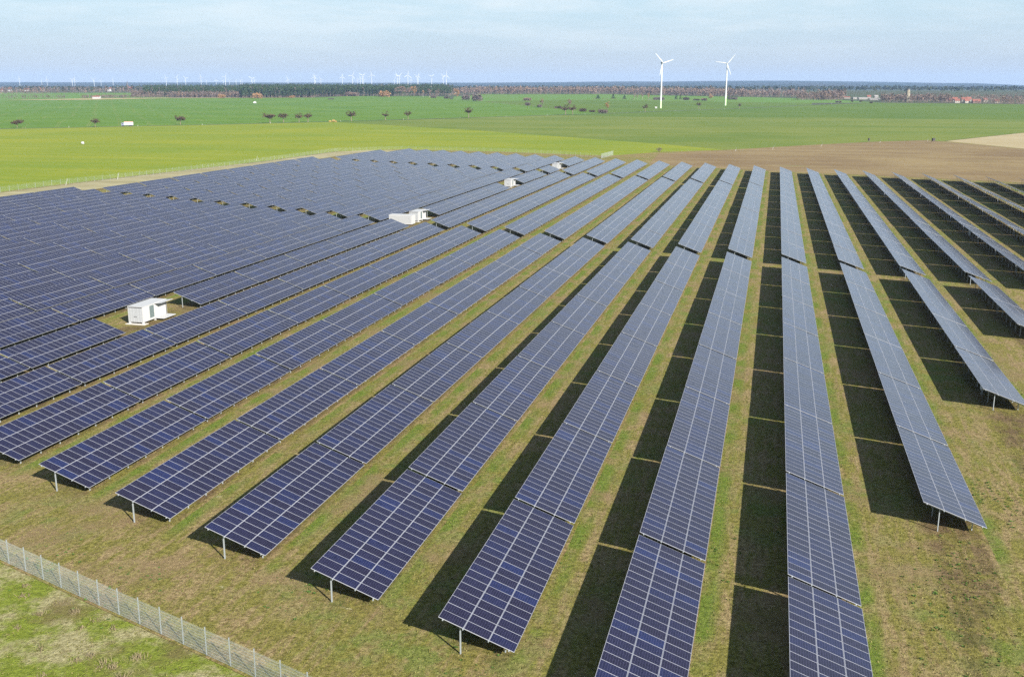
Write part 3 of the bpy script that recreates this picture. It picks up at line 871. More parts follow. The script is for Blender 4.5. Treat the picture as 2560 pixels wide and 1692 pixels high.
def limbs(m, base, top, n, spread, r0, zs, nseg=3):
    """trunk with ascending limbs; returns limb ends"""
    m.tube([base, base.lerp(top, 0.5) + Vector((random.uniform(-.1, .1), random.uniform(-.1, .1), 0)), top], [r0, r0 * 0.75, r0 * 0.45], 7)
    ends = []
    for i in range(n):
        a = 2 * math.pi * (i + random.uniform(-.3, .3)) / n
        st = base.lerp(top, random.uniform(zs, 1.0))
        L = spread * random.uniform(0.65, 1.0)
        e = st + Vector((math.cos(a) * L, math.sin(a) * L, L * random.uniform(0.25, 0.8)))
        md = st.lerp(e, 0.5) + Vector((0, 0, L * 0.12))
        m.tube([st, md, e], [r0 * 0.4, r0 * 0.26, r0 * 0.08], 5)
        ends += [md, e]
        for q in range(2):
            e2 = md + Vector((random.uniform(-1, 1), random.uniform(-1, 1), random.uniform(0.1, 0.9))) * L * 0.45
            m.tube([md, e2], [r0 * 0.2, r0 * 0.05], 4, cap=False); ends.append(e2)
    return ends

def tree(name, x, y, h, wd, label, twig, bark=M_BARK, group=None, clear=0.35, n=420, leafr=0.22, shape="umbrella", cat="tree"):
    t = empty(name, (x, y, zt(x, y))); tag(t, label, cat, group)
    m = MB(); ends = limbs(m, Vector((0, 0, -0.3)), Vector((0, 0, h * (0.45 if shape == "umbrella" else 0.8))), 6 if shape != "tall" else 9, wd * 0.42, max(0.10, h * (0.042 if shape == 'umbrella' else 0.011)), 0.75 if shape == "umbrella" else 0.35)
    m.build("trunk", bark, t)
    m = MB()
    lobes = []
    for i in range(9):
        a = random.uniform(0, 2 * math.pi); rr = wd * 0.5 * math.sqrt(random.uniform(0.02, 0.75))
        zc = h * (clear + (1 - clear) * random.uniform(0.3, 0.8))
        lobes.append((Vector((rr * math.cos(a), rr * math.sin(a), zc)), wd * random.uniform(0.13, 0.23)))
    for e in ends: lobes.append((e, wd * 0.11))
    for i in range(n):
        c, r = random.choice(lobes)
        d = rnd_dir() * r * random.uniform(0.2, 1.0); d.z *= 0.75
        q = c + d
        if q.z > h: q.z = h - random.uniform(0, 0.3)
        if q.z < h * clear * 0.8: continue
        leaf(m, q, leafr * wd / 10)
    m.build("crown", twig, t)
    return t

def at(u, v):
    return None
# orchard trees along the road (ground x, y, height, crown width, light?)
road_trees = [(-647.7, 771.5, 5.2, 10.5, "flat crowned fruit tree at the far left end of the field road"), (-588.2, 797, 6.6, 7.6, "round crowned fruit tree on the roadside left of the white truck"),
              (-549.8, 871, 7.0, 9.6, "leaning open crowned fruit tree on the roadside right of white truck"), (-488.1, 930, 8.4, 11.4, "broad fruit tree, leftmost of the four standing close along the road"),
              (-485, 953, 8.2, 9.4, "fruit tree, second from left of the four close along the road"), (-472.0, 961, 8.2, 7.8, "narrow fruit tree, third from left of the four close along road"),
              (-463.2, 963, 8.8, 8.6, "tall fruit tree, rightmost of the four standing close along the road"), (-433.5, 1003.5, 9.0, 10.0, "fork trunked fruit tree beside the yellow straw heap"),
              (-411.6, 1044, 8.6, 7.0, "small roadside fruit tree between two others, right of straw heap"), (-397.2, 1074.6, 8.4, 7.4, "flat topped small roadside fruit tree before the long treeless stretch"),
              (-354.2, 1161.7, 10.2, 9.6, "lone dark fruit tree in the middle of the treeless road stretch"), (-272.0, 1325, 11.5, 10.5, "left one of the pair of dark fruit trees by the road"),
              (-263.0, 1326, 10.5, 10.0, "right one of the pair of dark fruit trees by the road"), (-191.2, 1504.5, 10.0, 8.0, "dark roadside fruit tree just left of the large turbines"),
              (-126.0, 1655, 9.5, 8.4, "dark roadside fruit tree between the two large turbines"), (-65.0, 1687.5, 7.5, 6.5, "faint thin roadside tree right of the two large turbines")]
for i, (x, y, h, wd, lab) in enumerate(road_trees):
    tree("fruit_tree", x, y, h * 1.22, wd * 1.18, lab, M_TWIG, group="fruit trees along the field road", n=620, clear=0.36, leafr=0.46)

# single bare trees and shrubs between the fields: (u, base v, height px, width px, kind, label)
singles = [(960, 242.5, 16, 27, "shrub", M_TWIGO, "wide orange brown thicket at the edge of the pine wood"), (993, 241, 26, 16, "tall", M_TWIGP, "pale bare willow, leftmost of the tall group beside the pines"),
           (1006, 241.5, 27, 20, "tall", M_TWIGP, "pale bare willow, second of the tall group beside the pines"), (1021, 241, 25, 20, "tall", M_TWIGP, "pale bare willow, third of the tall group beside the pines"),
           (1034, 242, 25, 18, "tall", M_TWIGO, "yellowish bare willow, rightmost of the tall group beside the pines"), (1058, 243.5, 21, 8, "tall", M_TWIGO, "slim pale birch right of the willow group"),
           (1074, 245, 22, 14, "tall", M_TWIGP, "bare tree right of the slim birch, first on the ditch"), (1094, 244, 20, 12, "tall", M_TWIGP, "bare tree with thin crown, second on the ditch"),
           (1084, 245.5, 7, 14, "shrub", M_TWIGG, "low grey bush between two bare trees on the ditch"), (1142, 248.6, 25, 17, "tall", M_TWIGO, "tall yellowish bare tree standing on the ditch"),
           (1165, 250.8, 15, 15, "shrub", M_TWIGG, "bare bushes left of the dense dark shrub"), (1192, 253.6, 19, 18, "shrub", M_TWIGG, "dense dark rounded shrub standing on the ditch"),
           (1116, 247, 6, 12, "shrub", M_TWIG, "low brown bush left of the tall yellowish tree"), (1319, 264.5, 9, 12, "shrub", M_TWIGG, "dark bush left of the thin tall tree on the ditch"),
           (1355, 268, 25, 12, "tall", M_TWIGP, "thin tall bare tree, left of two on the ditch"), (1349, 269, 8, 9, "shrub", M_TWIGG, "dark bush at the foot of the thin tall tree"),
           (1424, 273.5, 31, 13, "tall", M_TWIGP, "thin tall bare tree right behind the dark roadside pair"), (1395, 271, 6, 20, "shrub", M_TWIG, "low brown bushes left of the dark roadside pair"),
           (1457, 279.5, 9, 18, "shrub", M_TWIG, "dark brown bush right of the dark roadside pair"), (1480, 281, 6, 16, "shrub", M_TWIG, "low brown bush on the ditch near the road"),
           (1507, 283.6, 11, 24, "shrub", M_TWIGG, "wide grey thicket where the ditch meets the road"), (1518, 283, 28, 14, "tall", M_TWIGO, "tall pale bare tree in the wide grey thicket"),
           (1318, 252, 8, 22, "shrub", M_TWIGP, "pale brown bushes in the bright crop behind the ditch"), (1495, 248, 10, 13, "pine", M_PINE, "dark conifer at the left end of the field island"),
           (1533, 248, 12, 12, "pine", M_PINE, "rounded dark conifer, second in the field island"), (1561, 249, 10, 11, "pine", M_PINE, "small dark conifer, third in the field island"),
           (1586, 250, 14, 6, "tall", M_TWIGP, "slim pale birch, first of the row left of left turbine"), (1593, 250, 13, 6, "tall", M_TWIGP, "slim pale birch, second of the row left of left turbine"),
           (1606, 250, 15, 7, "tall", M_TWIGP, "slim pale birch, third of the row left of left turbine"), (1621, 250, 17, 9, "tall", M_TWIGO, "orange birch, last of the row left of left turbine"),
           (1647, 250.5, 8, 32, "shrub", M_TWIGG, "long grey thicket behind the foot of left turbine"), (1690, 250, 12, 10, "pine", M_PINE, "dark conifer right behind the left turbine"),
           (1701, 249.5, 11, 8, "pine", M_PINE, "blue green conifer beside the dark one behind left turbine"), (1715, 251, 8, 16, "shrub", M_TWIG, "brown bush right of two conifers behind turbines"),
           (1741, 252, 5, 18, "shrub", M_TWIG, "low brown bush midway between the two large turbines"), (1760, 252, 7, 14, "shrub", M_TWIGP, "pale bush left of the orange tree between turbines"),
           (1776, 252.5, 18, 13, "tall", M_TWIGO, "orange brown bare tree left of the right turbine"), (1831, 249.5, 8, 27, "shrub", M_TWIGG, "long dark thicket right of the right turbine"),
           (2096, 257, 5, 16, "shrub", M_TWIGG, "dark bush before the farm roofs on the right"), (2129.5, 258, 7, 8, "tall", M_TWIG, "small dark tree before the farm, left of two"),
           (2152, 258, 6, 10, "tall", M_TWIG, "small dark tree before the farm, right of two"), (2178, 258.5, 4, 7, "shrub", M_TWIG, "tiny dark bush right of the two small farm trees"),
           (642, 246.5, 15, 22, "shrub", M_TWIGO, "tan bush before the dark pine front"), (555, 246, 10, 16, "shrub", M_TWIGO, "orange bush at left part of the pine front"),
           (730, 245.5, 7, 12, "shrub", M_TWIGO, "low orange bush at the middle of the pine front"), (880, 241, 12, 34, "shrub", M_TWIGP, "wide brown thicket before the right pine block"), (828, 249, 3, 20, "shrub", M_TWIGG, "flat grey scrub on the field margin below the pines")]

def depth_of(u, v):
    """depth where the line of sight (u, v) meets the terrain"""
    b_ = (v - 846) / 2545.9
    f = math.cos(PITCH) - b_ * math.sin(PITCH)
    k = (-math.sin(PITCH) - b_ * math.cos(PITCH)) / f
    s = CAM.z / -k if k < 0 else 9e9
    if s > 1500: s = (CAM.z + 0.0127 * 1500) / (0.0127 - k)
    return s

for (u, v, hp, wp, kind, mat, lab) in singles:
    s = depth_of(u, v); l, z = lz(u, v, s); x, y = sl(s, l)
    h, wd = hp * s / 2545.9, wp * s / 2545.9
    if kind == "tall":
        tree("bare_tree", x, y, h, wd, lab, mat, M_BIRCH if "birch" in lab else M_BARK, "single bare trees between the far fields", 0.22, 750, 0.5, "tall")
    elif kind == "shrub":
        t = empty("bare_shrub", (x, y, zt(x, y))); tag(t, lab, "shrub", "bare shrubs between the far fields")
        m = MB()
        nb = max(3, int(math.ceil(wd * 0.72 / (h * 0.34))) + 1)
        cs = [(Vector((-.36 * wd + .72 * wd * q_ / (nb - 1), random.uniform(-.15, .15) * h, h * random.uniform(0.36, 0.5))), h * random.uniform(0.42, 0.55)) for q_ in range(nb)]
        for i in range(110 * nb):
            c, r = random.choice(cs); d = rnd_dir() * r * random.uniform(0.2, 1)
            q = c + d
            if q.z < 0: q.z = random.uniform(0, 0.4)
            leaf(m, q, h * 0.12)
        m.build("branches", mat, t)
        m = MB()
        for c, r in cs:
            for q in range(3): m.tube([Vector((c.x + random.uniform(-.3, .3), c.y, -0.2)), c + rnd_dir() * r * 0.6], [0.12, 0.04], 4)
        m.build("stems", M_BARK, t)
    else:
        t = empty("conifer_tree", (x, y, zt(x, y))); tag(t, lab, "conifer", "single conifers in the far field island")
        m = MB(); m.tube([(0, 0, -0.3), (0, 0, h * 0.9)], [h * 0.03, h * 0.01], 6); m.build("trunk", M_BARK, t)
        m = MB()
        for i in range(420):
            q = random.random() ** 1.5; a = random.uniform(0, 6.283); rr = wd * 0.5 * (1 - q) ** 0.7 * random.uniform(0.35, 1.05)
            leaf(m, Vector((rr * math.cos(a), rr * math.sin(a), h * (0.1 + 0.9 * q))), wd * 0.075, 0.4)
        m.build("crown", mat, t)

def seen(u, v):
    s = depth_of(u, v); l, z = lz(u, v, s); x, y = sl(s, l)
    return x, y, zt(x, y), s

# shrub near the far right end of the yellow crop
x, y, z, s = seen(1648, 380)
t = empty("bare_shrub", (x, y, z)); tag(t, "round bare shrub at the brown field corner behind the tables", "shrub")
m = MB()
for i in range(420):
    d = rnd_dir() * 1.6 * random.uniform(0.3, 1); leaf(m, Vector((d.x * 1.25, d.y, 1.35 + d.z * 0.8)), 0.14)
m.build("branches", M_TWIGG, t)
m = MB()
for q in range(7): m.tube([(random.uniform(-.3, .3), 0, -0.1), rnd_dir() * 1.0 + Vector((0, 0, 1.4))], [0.06, 0.02], 4)
m.build("stems", M_BARK, t)

# ---- woods that read as one mass
def wood(name, label, blocks, cards, mat_list, kind="bare"):
    """blocks: list of (u0, v0, u1, v1, depth behind that front line, count, height); one mesh"""
    m = MB()
    for (u0, v0, u1, v1, dd, cnt, hh) in blocks:
        for i in range(cnt):
            q = random.random(); u = u0 + (u1 - u0) * q; v = v0 + (v1 - v0) * q
            s0 = depth_of(u, v); back = random.random() ** 1.5 * dd
            s = s0 + back
            l = (lz(u, v, s0)[0]) * (s / s0) + random.uniform(-4, 4)
            x, y = sl(s, l); z = zt(x, y)
            h = hh * random.uniform(0.72, 1.12)
            mi = random.choice(range(len(mat_list) - 1)) if kind == "bare" else (0 if random.random() < 0.95 else 1)
            if kind == "bare":
                wd = h * random.uniform(0.32, 0.5)
                m.poly([(x - 0.25, y, z - 1), (x + 0.25, y, z - 1), (x + 0.08, y, z + h * 0.8), (x - 0.08, y, z + h * 0.8)], len(mat_list) - 1)
                for k in range(cards):
                    d = rnd_dir() * random.uniform(0.3, 1)
                    leaf(m, Vector((x + d.x * wd * 0.55, y + d.y * wd * 0.55, z + h * (0.54 + 0.44 * d.z))), h * 0.09)
                    m.m[-1] = mi
            else:
                wd = h * random.uniform(0.30, 0.40)
                m.poly([(x - 0.25, y, z - 1), (x + 0.25, y, z - 1), (x + 0.2, y, z + h * 0.7), (x - 0.2, y, z + h * 0.7)], len(mat_list) - 1)
                for k in range(cards):
                    q2 = random.random(); a = random.uniform(0, 6.283)
                    rr = wd * 0.5 * (1 - q2) ** 0.6 * random.uniform(0.3, 1.1)
                    leaf(m, Vector((x + rr * math.cos(a), y + rr * math.sin(a), z + h * (0.30 + 0.70 * q2))), h * 0.10, 0.35)
                    m.m[-1] = mi
    o = m.build(name, mat_list); tag(o, label, "wood", None, "stuff")
    return o

wood("pine_wood", "dark green pine wood behind the far green field left of centre",
     [(605, 245.2, 785, 244.3, 60, 560, 21), (605, 245.2, 785, 244.3, 1300, 2000, 21), (785, 241, 990, 240.5, 60, 420, 21), (770, 241, 1130, 240, 1300, 2000, 21), (360, 243.0, 605, 243.0, 1300, 1500, 19), (360, 238, 500, 238, 80, 60, 20)], 34, [M_PINE, M_TWIGG, M_BARK], "pine")
wood("birch_wood", "brown leafless wood before the left part of the pines",
     [(205, 246.5, 500, 243.5, 50, 420, 8), (330, 243.3, 600, 243.3, 200, 800, 15), (440, 244.5, 610, 245, 80, 300, 14)], 20, [M_TWIGP, M_TWIGG, M_TWIG, M_BARK])
wood("bare_wood", "long band of brown leafless woodland along the far edge of the fields",
     [(1035, 238, 1200, 236.5, 60, 200, 20), (1190, 236.3, 1560, 236.0, 70, 520, 21), (1190, 236.3, 1560, 236.0, 600, 330, 19), (1560, 237, 1860, 242.5, 80, 420, 19), (1560, 237, 1860, 242.5, 600, 300, 18), (1850, 242.8, 2010, 243, 80, 180, 17), (1850, 242.8, 2010, 243, 600, 150, 17)], 15, [M_TWIGP, M_TWIGP, M_TWIGG, M_BARK])
wood("thicket", "mauve brown thicket of bare trees around the farm and the old mill tower on the right",
     [(1995, 250.5, 2100, 250, 260, 330, 15), (2050, 250, 2110, 248, 200, 160, 20), (2200, 254.5, 2375, 256, 160, 420, 15), (2370, 256, 2560, 260.5, 70, 200, 7), (2460, 257, 2700, 262, 400, 330, 11), (2360, 250, 2560, 250, 300, 200, 9)], 15, [M_TWIGG, M_TWIGP, M_TWIG, M_BARK])
wood("village_trees", "brown and grey bare trees round the village on the far left horizon",
     [(-200, 236, 420, 233, 900, 900, 17), (-200, 237.5, 120, 236.5, 120, 140, 14)], 13, [M_TWIGG, M_TWIGP, M_TWIG, M_BARK])
wood("hedgerow", "thin broken row of bare bushes on the far left field edge",
     [(-30, 247.5, 170, 246.5, 14, 85, 9)], 14, [M_TWIGG, M_TWIG, M_BARK])
wood("field_scrub", "low brown scrub along the ditch and the field edges",
     [(1200, 255, 1320, 265, 6, 26, 2.5), (1320, 265.5, 1440, 277, 6, 34, 3.2), (1480, 248, 1640, 251, 12, 60, 3.5), (1700, 252, 1800, 252.5, 12, 30, 3), (2040, 252, 2100, 252, 8, 14, 3), (2200, 258, 2280, 258, 8, 16, 3)], 12, [M_TWIG, M_TWIGG, M_BARK])
# conifers that run on towards the hills
m = MB()
for i in range(3600):
    s = 2950 + 1300 * random.random() ** 1.2; l = random.uniform(-0.42, 0.60) * s * 1.15
    x, y = sl(s, l); z = zt(x, y); h = random.uniform(12, 19); wd = h * 0.5
    for k in range(5):
        q2 = random.random(); a = random.uniform(0, 6.283); rr = wd * 0.4 * (1 - q2 * 0.7)
        leaf(m, Vector((x + rr * math.cos(a), y + rr * math.sin(a), z + h * (0.35 + 0.6 * q2))), h * 0.24, 0.3)
o = m.build("distant_forest", leaf_mat("distant conifer forest", (0.016, 0.030, 0.014), (0.045, 0.048, 0.028)))
tag(o, "dark forest stretching to the blue hills on the horizon", "forest", None, "stuff")

# ------------------------------------------------------------------ hills on the horizon
ridge = [(-600, 206), (0, 206.5), (400, 207), (800, 207.5), (1000, 207.5), (1200, 208), (1300, 207), (1400, 206.5), (1480, 205), (1560, 204.5), (1660, 205.2), (1760, 203.6), (1960, 202.8), (2060, 203.6), (2200, 205.6), (2350, 208.5), (2440, 209), (2560, 214), (2800, 216), (3200, 218)]
def ridge_v(u):
    for (a, va), (b, vb) in zip(ridge[:-1], ridge[1:]):
        if a <= u <= b: return va + (vb - va) * (u - a) / (b - a)
    return 216
m_, nt, p = new_mat("wooded hills")
v = mapped(nt, (1, 1, 1)); n1 = noise(nt, v, 0.0016, 6.0, 0.65); n2 = noise(nt, v, 0.03, 4.0, 0.7)
c = mixc(nt, ramp(nt, n1, 0.42, 0.62), (0.018, 0.032, 0.016), (0.050, 0.042, 0.028))
c = mixc(nt, math_node(nt, "MULTIPLY", ramp(nt, n2, 0.3, 0.7), 0.5), c, (0.012, 0.022, 0.012))
nt.links.new(c, p.inputs["Base Color"]); p.inputs["Roughness"].default_value = 1.0; p.inputs["Specular IOR Level"].default_value = 0.0
bump(nt, p, n2, 1.0, 12.0)
nu, ns = 420, 36
vs, fs = [], []
for j in range(ns):
    s = 4600 + 11000 * j / (ns - 1)
    for i in range(nu):
        u = -600 + 3800 * i / (nu - 1)
        l9, z9 = lz(u, ridge_v(u), 14000.0)
        l = l9 * s / 14000.0
        q = max(0.0, min(1.0, (s - 5500) / 8500.0)); q = q * q * (3 - 2 * q)
        x, y = sl(s, l)
        zb = zt(x, y) - 1.0
        bumpz = 7 * math.sin(u * 0.017 + s * 0.002) * math.sin(s * 0.0011 + u * 0.006) + random.uniform(-1.6, 1.6)
        z = zb + (max(z9, 50) - zb) * q + bumpz * q * (1 - 0.7 * q)
        if s > 14200: z -= (s - 14200) * 0.02
        vs.append((x, y, z))
for j in range(ns - 1):
    for i in range(nu - 1):
        fs.append((j * nu + i, j * nu + i + 1, (j + 1) * nu + i + 1, (j + 1) * nu + i))
mb = MB(); mb.mesh_part(vs, fs, 0, True)
o = mb.build("hills", m_); o["kind"] = "structure"

# ------------------------------------------------------------------ buildings and small things far off
M_RED = simple("red tiled roof", (0.165, 0.055, 0.035), 0.8, 0, 0.2, 0.5)
M_PALEW = simple("pale rendered wall", (0.29, 0.265, 0.225), 0.85, 0, 0.1, 0.3)
M_ROOFG = simple("pale fibre cement roof", (0.20, 0.19, 0.178), 0.8, 0, 0.1, 0.3)
M_WINDOW = simple("dark window glass", (0.03, 0.035, 0.04), 0.2)
M_DKBRICK = simple("dark brick", (0.14, 0.085, 0.065), 0.85, 0, 0.2, 0.5)

M_FARMW = simple("weathered pale wall", (0.21, 0.195, 0.17), 0.85, 0, 0.15, 0.3)
def house(u, v, L, D, H, roofh, wall, roof, label, name="house", rz=0.0, group=None, cat="house", chim=True):
    x, y, z, s = seen(u, v)
    t = empty(name, (x, y, z), -YAW + rz); tag(t, label, cat, group)
    m = MB(); m.box(-L / 2, L / 2, -D / 2, D / 2, -1, H)
    m.poly([(-L / 2, -D / 2, H), (-L / 2, D / 2, H), (-L / 2, 0, H + roofh)]); m.poly([(L / 2, D / 2, H), (L / 2, -D / 2, H), (L / 2, 0, H + roofh)])
    m.build("wall", wall, t)
    m = MB(); e = 0.35
    for sy in (-1, 1):
        a, b = (-L / 2 - e, sy * (D / 2 + e), H - e * roofh / (D / 2) + 0.02), (L / 2 + e, sy * (D / 2 + e), H - e * roofh / (D / 2) + 0.02)
        r1, r2 = (L / 2 + e, 0, H + roofh + 0.02), (-L / 2 - e, 0, H + roofh + 0.02)
        q = [a, b, r1, r2] if sy < 0 else [b, a, r2, r1]
        m.poly(q); m.poly([(p_[0], p_[1], p_[2] + 0.22) for p_ in q])
        for k in range(4):
            k2 = (k + 1) % 4
            m.poly([q[k], q[k2], (*q[k2][:2], q[k2][2] + 0.22), (*q[k][:2], q[k][2] + 0.22)])
    rf = m.build("roof", roof, t)
    if chim:
        m = MB(); m.box(L * 0.2, L * 0.2 + 0.7, 0.6, 1.3, H + roofh * 0.5, H + roofh + 1.0); m.build("chimney", M_DKBRICK, rf)
    n = max(2, int(L / 3.5))
    for i in range(n):
        xx = -L / 2 + L * (i + 0.5) / n
        m = MB(); m.box(xx - 0.55, xx + 0.55, -D / 2 - 0.06, -D / 2 - 0.003, H * 0.35, H * 0.75); m.build("window", M_WINDOW, t)
    return t

house(242, 247.2, 16, 8, 4.0, 2.0, M_WHITE, M_RED, "long white house with red roof before the brown wood on the left", chim=False)
vill = [(2392, 257.2, 9, 8, 3.6, 3.4, M_PALEW, "white walled red roofed house at the left end of right village"), (2386, 253.5, 12, 8, 3.6, 3.8, M_PALEW, "red roofed house behind the leftmost village house"),
        (2410, 254, 11, 9, 3.8, 4.0, M_PALEW, "pale gabled house with red roof left of village centre"), (2421, 253.5, 10, 8, 3.8, 4.2, M_PALEW, "tall roofed house right of the pale gabled one"),
        (2416, 257.2, 9, 8, 3.2, 3.4, M_PALEW, "white house with red roof in the village front row"), (2440, 257.5, 14, 8, 3.0, 3.6, M_DKBRICK, "long brick barn with red roof in right village"),
        (2462, 254.5, 8, 8, 3.8, 3.2, M_PALEW, "small white house right of the brick barn"), (2372, 254.5, 10, 8, 3.2, 3.4, M_DKBRICK, "brick house half hidden by the thicket left of village"),
        (2492, 257.5, 8, 7, 3.0, 2.6, M_PALEW, "low pale house at the right end of the village")]
for (u, v, L, D, H, rh, wl, lab) in vill: house(u, v, L, D, H, rh, wl, M_RED, lab, rz=random.uniform(-0.6, 0.6), group="red roofed village houses on the right")
farm = [(2117, 246.8, 13, 8, 2.6, 1.6, M_FARMW, M_RED, "long low farm shed with reddish roof left of the farmyard"), (2136, 248.2, 9, 7, 2.4, 1.4, M_FARMW, M_ROOFG, "small white farm shed left of the long pale one"),
        (2156, 248.6, 19, 8, 2.3, 1.6, M_FARMW, M_ROOFG, "longest pale farm shed in the middle of the farmyard"), (2172, 245.8, 8, 7, 3.2, 3.2, M_FARMW, M_RED, "farm house with red gable roof behind the sheds"),
        (2190, 246, 8, 7, 3.6, 3.0, M_FARMW, M_ROOFG, "white gabled farm house at the right of farmyard"), (2186, 250.3, 20, 8, 2.2, 1.4, M_ROOFG, M_ROOFG, "grey farm shed in front of the white gabled house")]
for (u, v, L, D, H, rh, wl, rf, lab) in farm: house(u, v, L, D, H, rh, wl, rf, lab, "farm_building", random.uniform(-0.25, 0.25), "farm buildings on the right", "farm building", False)
lv = [(2, 227, 12, "first small pale house from left in the far left village"), (25, 224, 10, "second small pale house from left in the far left village"), (68, 225, 14, "third small pale house from left in the far left village"), (108, 224, 18, "long pale house in the middle of the far left village"), (272, 223, 16, "pale house at the right end of the far left village")]
for (u, v, L, lab) in lv:
    s = 3300.0; l, z = lz(u, v, s); x, y = sl(s, l)
    t = empty("house", (x, y, z - 4), -YAW); tag(t, lab, "house", "pale houses in the far left village")
    m = MB(); m.box(-L / 2, L / 2, -5, 5, -16, 5); m.build("wall", M_WHITE, t)
    m = MB(); m.poly([(-L / 2 - .4, -5.4, 4.8), (L / 2 + .4, -5.4, 4.8), (L / 2 + .4, 0, 9), (-L / 2 - .4, 0, 9)]); m.poly([(L / 2 + .4, 5.4, 4.8), (-L / 2 - .4, 5.4, 4.8), (-L / 2 - .4, 0, 9), (L / 2 + .4, 0, 9)])
    m.poly([(-L / 2 - .4, -5.4, 4.8), (-L / 2 - .4, 0, 9), (-L / 2 - .4, 5.4, 4.8)]); m.poly([(L / 2 + .4, -5.4, 4.8), (L / 2 + .4, 5.4, 4.8), (L / 2 + .4, 0, 9)])
    m.build("roof", M_RED, t)

# church with a pointed spire
s = 3500.0; l, z = lz(319, 219, s); x, y = sl(s, l)
t = empty("church", (x, y, z), -YAW); tag(t, "dark pointed church spire rising over the brown wood on the left", "church")
m = MB(); m.box(-3, 3, -3, 3, -24, 6)
m.box(3.001, 20, -4.5, 4.5, -24, -4); m.build("tower", M_DKBRICK, t)
m = MB()
for k in range(8):
    a0, a1 = 2 * math.pi * k / 8 + .39, 2 * math.pi * (k + 1) / 8 + .39
    m.poly([(3.6 * math.cos(a0), 3.6 * math.sin(a0), 5.9), (3.6 * math.cos(a1), 3.6 * math.sin(a1), 5.9), (0, 0, 23.5)])
m.build("spire", M_DARKM, t)
m = MB(); m.poly([(3.01, -5, -4.2), (20.4, -5, -4.2), (20.4, 0, 2), (3.01, 0, 2)]); m.poly([(20.4, 5, -4.2), (3.01, 5, -4.2), (3.01, 0, 2), (20.4, 0, 2)]); m.build("roof", M_RED, t)

# old mill tower
x, y, z, s = seen(2268, 254.5)
t = empty("mill_tower", (x, y, z), -YAW); tag(t, "old tapered mill tower without sails standing in the thicket on the right", "tower")
m = MB(); n = 20
rs = [(-1, 5.0), (6, 4.55), (14, 4.0), (22.5, 3.5)]
m.tube([(0, 0, q[0]) for q in rs], [q[1] for q in rs], n); m.build("wall", simple("weathered mill render", (0.20, 0.175, 0.125), 0.9, 0, 0.25, 0.4), t)
m = MB(); m.tube([(0, 0, 22.5), (0, 0, 23.3), (0, 0, 24.6)], [3.75, 3.75, 2.4], n); m.build("cap", M_DARKM, t)
for zz_, aa in ((5, 0.3), (11, -0.25), (17, 0.3)):
    m = MB(); r = 4.7 - zz_ * 0.053; m.box(math.sin(aa) * r - 0.5, math.sin(aa) * r + 0.5, -r - 0.05, -r + 0.9, zz_, zz_ + 1.6); m.build("window", M_WINDOW, t)

# truck on the road
d = Vector((-503.5 + 641.5, 891.5 - 736.5)).normalized()
tx, ty = -570.6, 818.5
t = empty("delivery_truck", (tx, ty, 0.06), math.atan2(d.y, d.x) - 0.45); tag(t, "white box truck with red roof edge driving on the field road", "truck")
M_TRW = simple("white truck box", (0.55, 0.55, 0.55), 0.4); M_TRR = simple("red truck edging", (0.45, 0.05, 0.03), 0.5); M_TYRE = simple("tyre rubber", (0.02, 0.02, 0.02), 0.8)
m = MB(); m.box(-2.6, 4.9, -1.25, 1.25, 1.05, 3.75); m.build("cargo_box", M_TRW, t)
m = MB(); m.box(-2.63, 4.93, -1.28, 1.28, 3.751, 3.98); m.build("roof_edge", M_TRR, t)
m = MB(); m.box(-5.0, -2.75, -1.2, 1.2, 0.75, 2.75); m.box(-4.6, -2.75, -1.1, 1.1, 2.75, 3.1); cab = m.build("cab", simple("blue grey cab paint", (0.16, 0.18, 0.25), 0.4), t)
m = MB(); m.box(-5.02, -5.0005, -1.05, 1.05, 1.7, 2.6); m.build("windscreen", M_WINDOW, cab)
for sy in (-1, 1):
    m = MB(); m.box(-4.5, -3.4, sy * 1.202 - 0.01, sy * 1.202 + 0.01, 1.75, 2.55); m.build("side_window", M_WINDOW, cab)
m = MB(); m.box(-4.8, 4.8, -0.5, 0.5, 0.7, 1.04); m.build("chassis", M_DARKM, t)
for xx in (-4.0, 1.9, 3.2):
    for sy in (-1, 1):
        m = MB(); m.tube([(xx, sy * 0.85, 0.5), (xx, sy * 1.2, 0.5)], [0.5, 0.5], 14); m.build("wheel", M_TYRE, t)

# white trailer in the far green field
x, y, z, s = seen(637, 259.5)
t = empty("farm_trailer", (x, y, z), -YAW + 0.4); tag(t, "small white trailer standing alone in the far green field", "trailer")
m = MB(); m.box(-2.6, 2.6, -1.2, 1.2, 0.9, 3.2); m.box(-0.6, 0.6, -1.1, 1.1, 3.2, 4.4); m.build("body", M_WHITE, t)
m = MB(); m.box(-3.0, -2.601, -1.1, 1.1, 0.8, 3.4); m.build("end_wall", M_DARKM, t)
for xx in (-1.4, 1.4):
    for sy in (-1, 1):
        m = MB(); m.tube([(xx, sy * 1.0, 0.45), (xx, sy * 1.25, 0.45)], [0.45, 0.45], 12); m.build("wheel", M_TYRE, t)

# straw heap beside the road: three lumps of loose straw
M_STRAW = leaf_mat("loose straw", (0.32, 0.20, 0.06), (0.52, 0.38, 0.15))
x, y, z, s = seen(831, 305)
t = empty("straw_heap", (x, y, z)); tag(t, "yellow brown straw heap beside the road between fruit trees", "straw heap")
m = MB()
for (cx, cz, rx, rz_) in ((-2.6, 0, 1.6, 1.2), (1.2, 0, 2.2, 2.4), (3.6, 0, 1.5, 1.1)):
    for i in range(500):
        d = rnd_dir(); d.z = abs(d.z); leaf(m, Vector((cx + d.x * rx * random.uniform(.6, 1), d.y * rx * random.uniform(.6, 1), d.z * rz_ * random.uniform(.6, 1))), 0.28)
m.build("straw", M_STRAW, t)

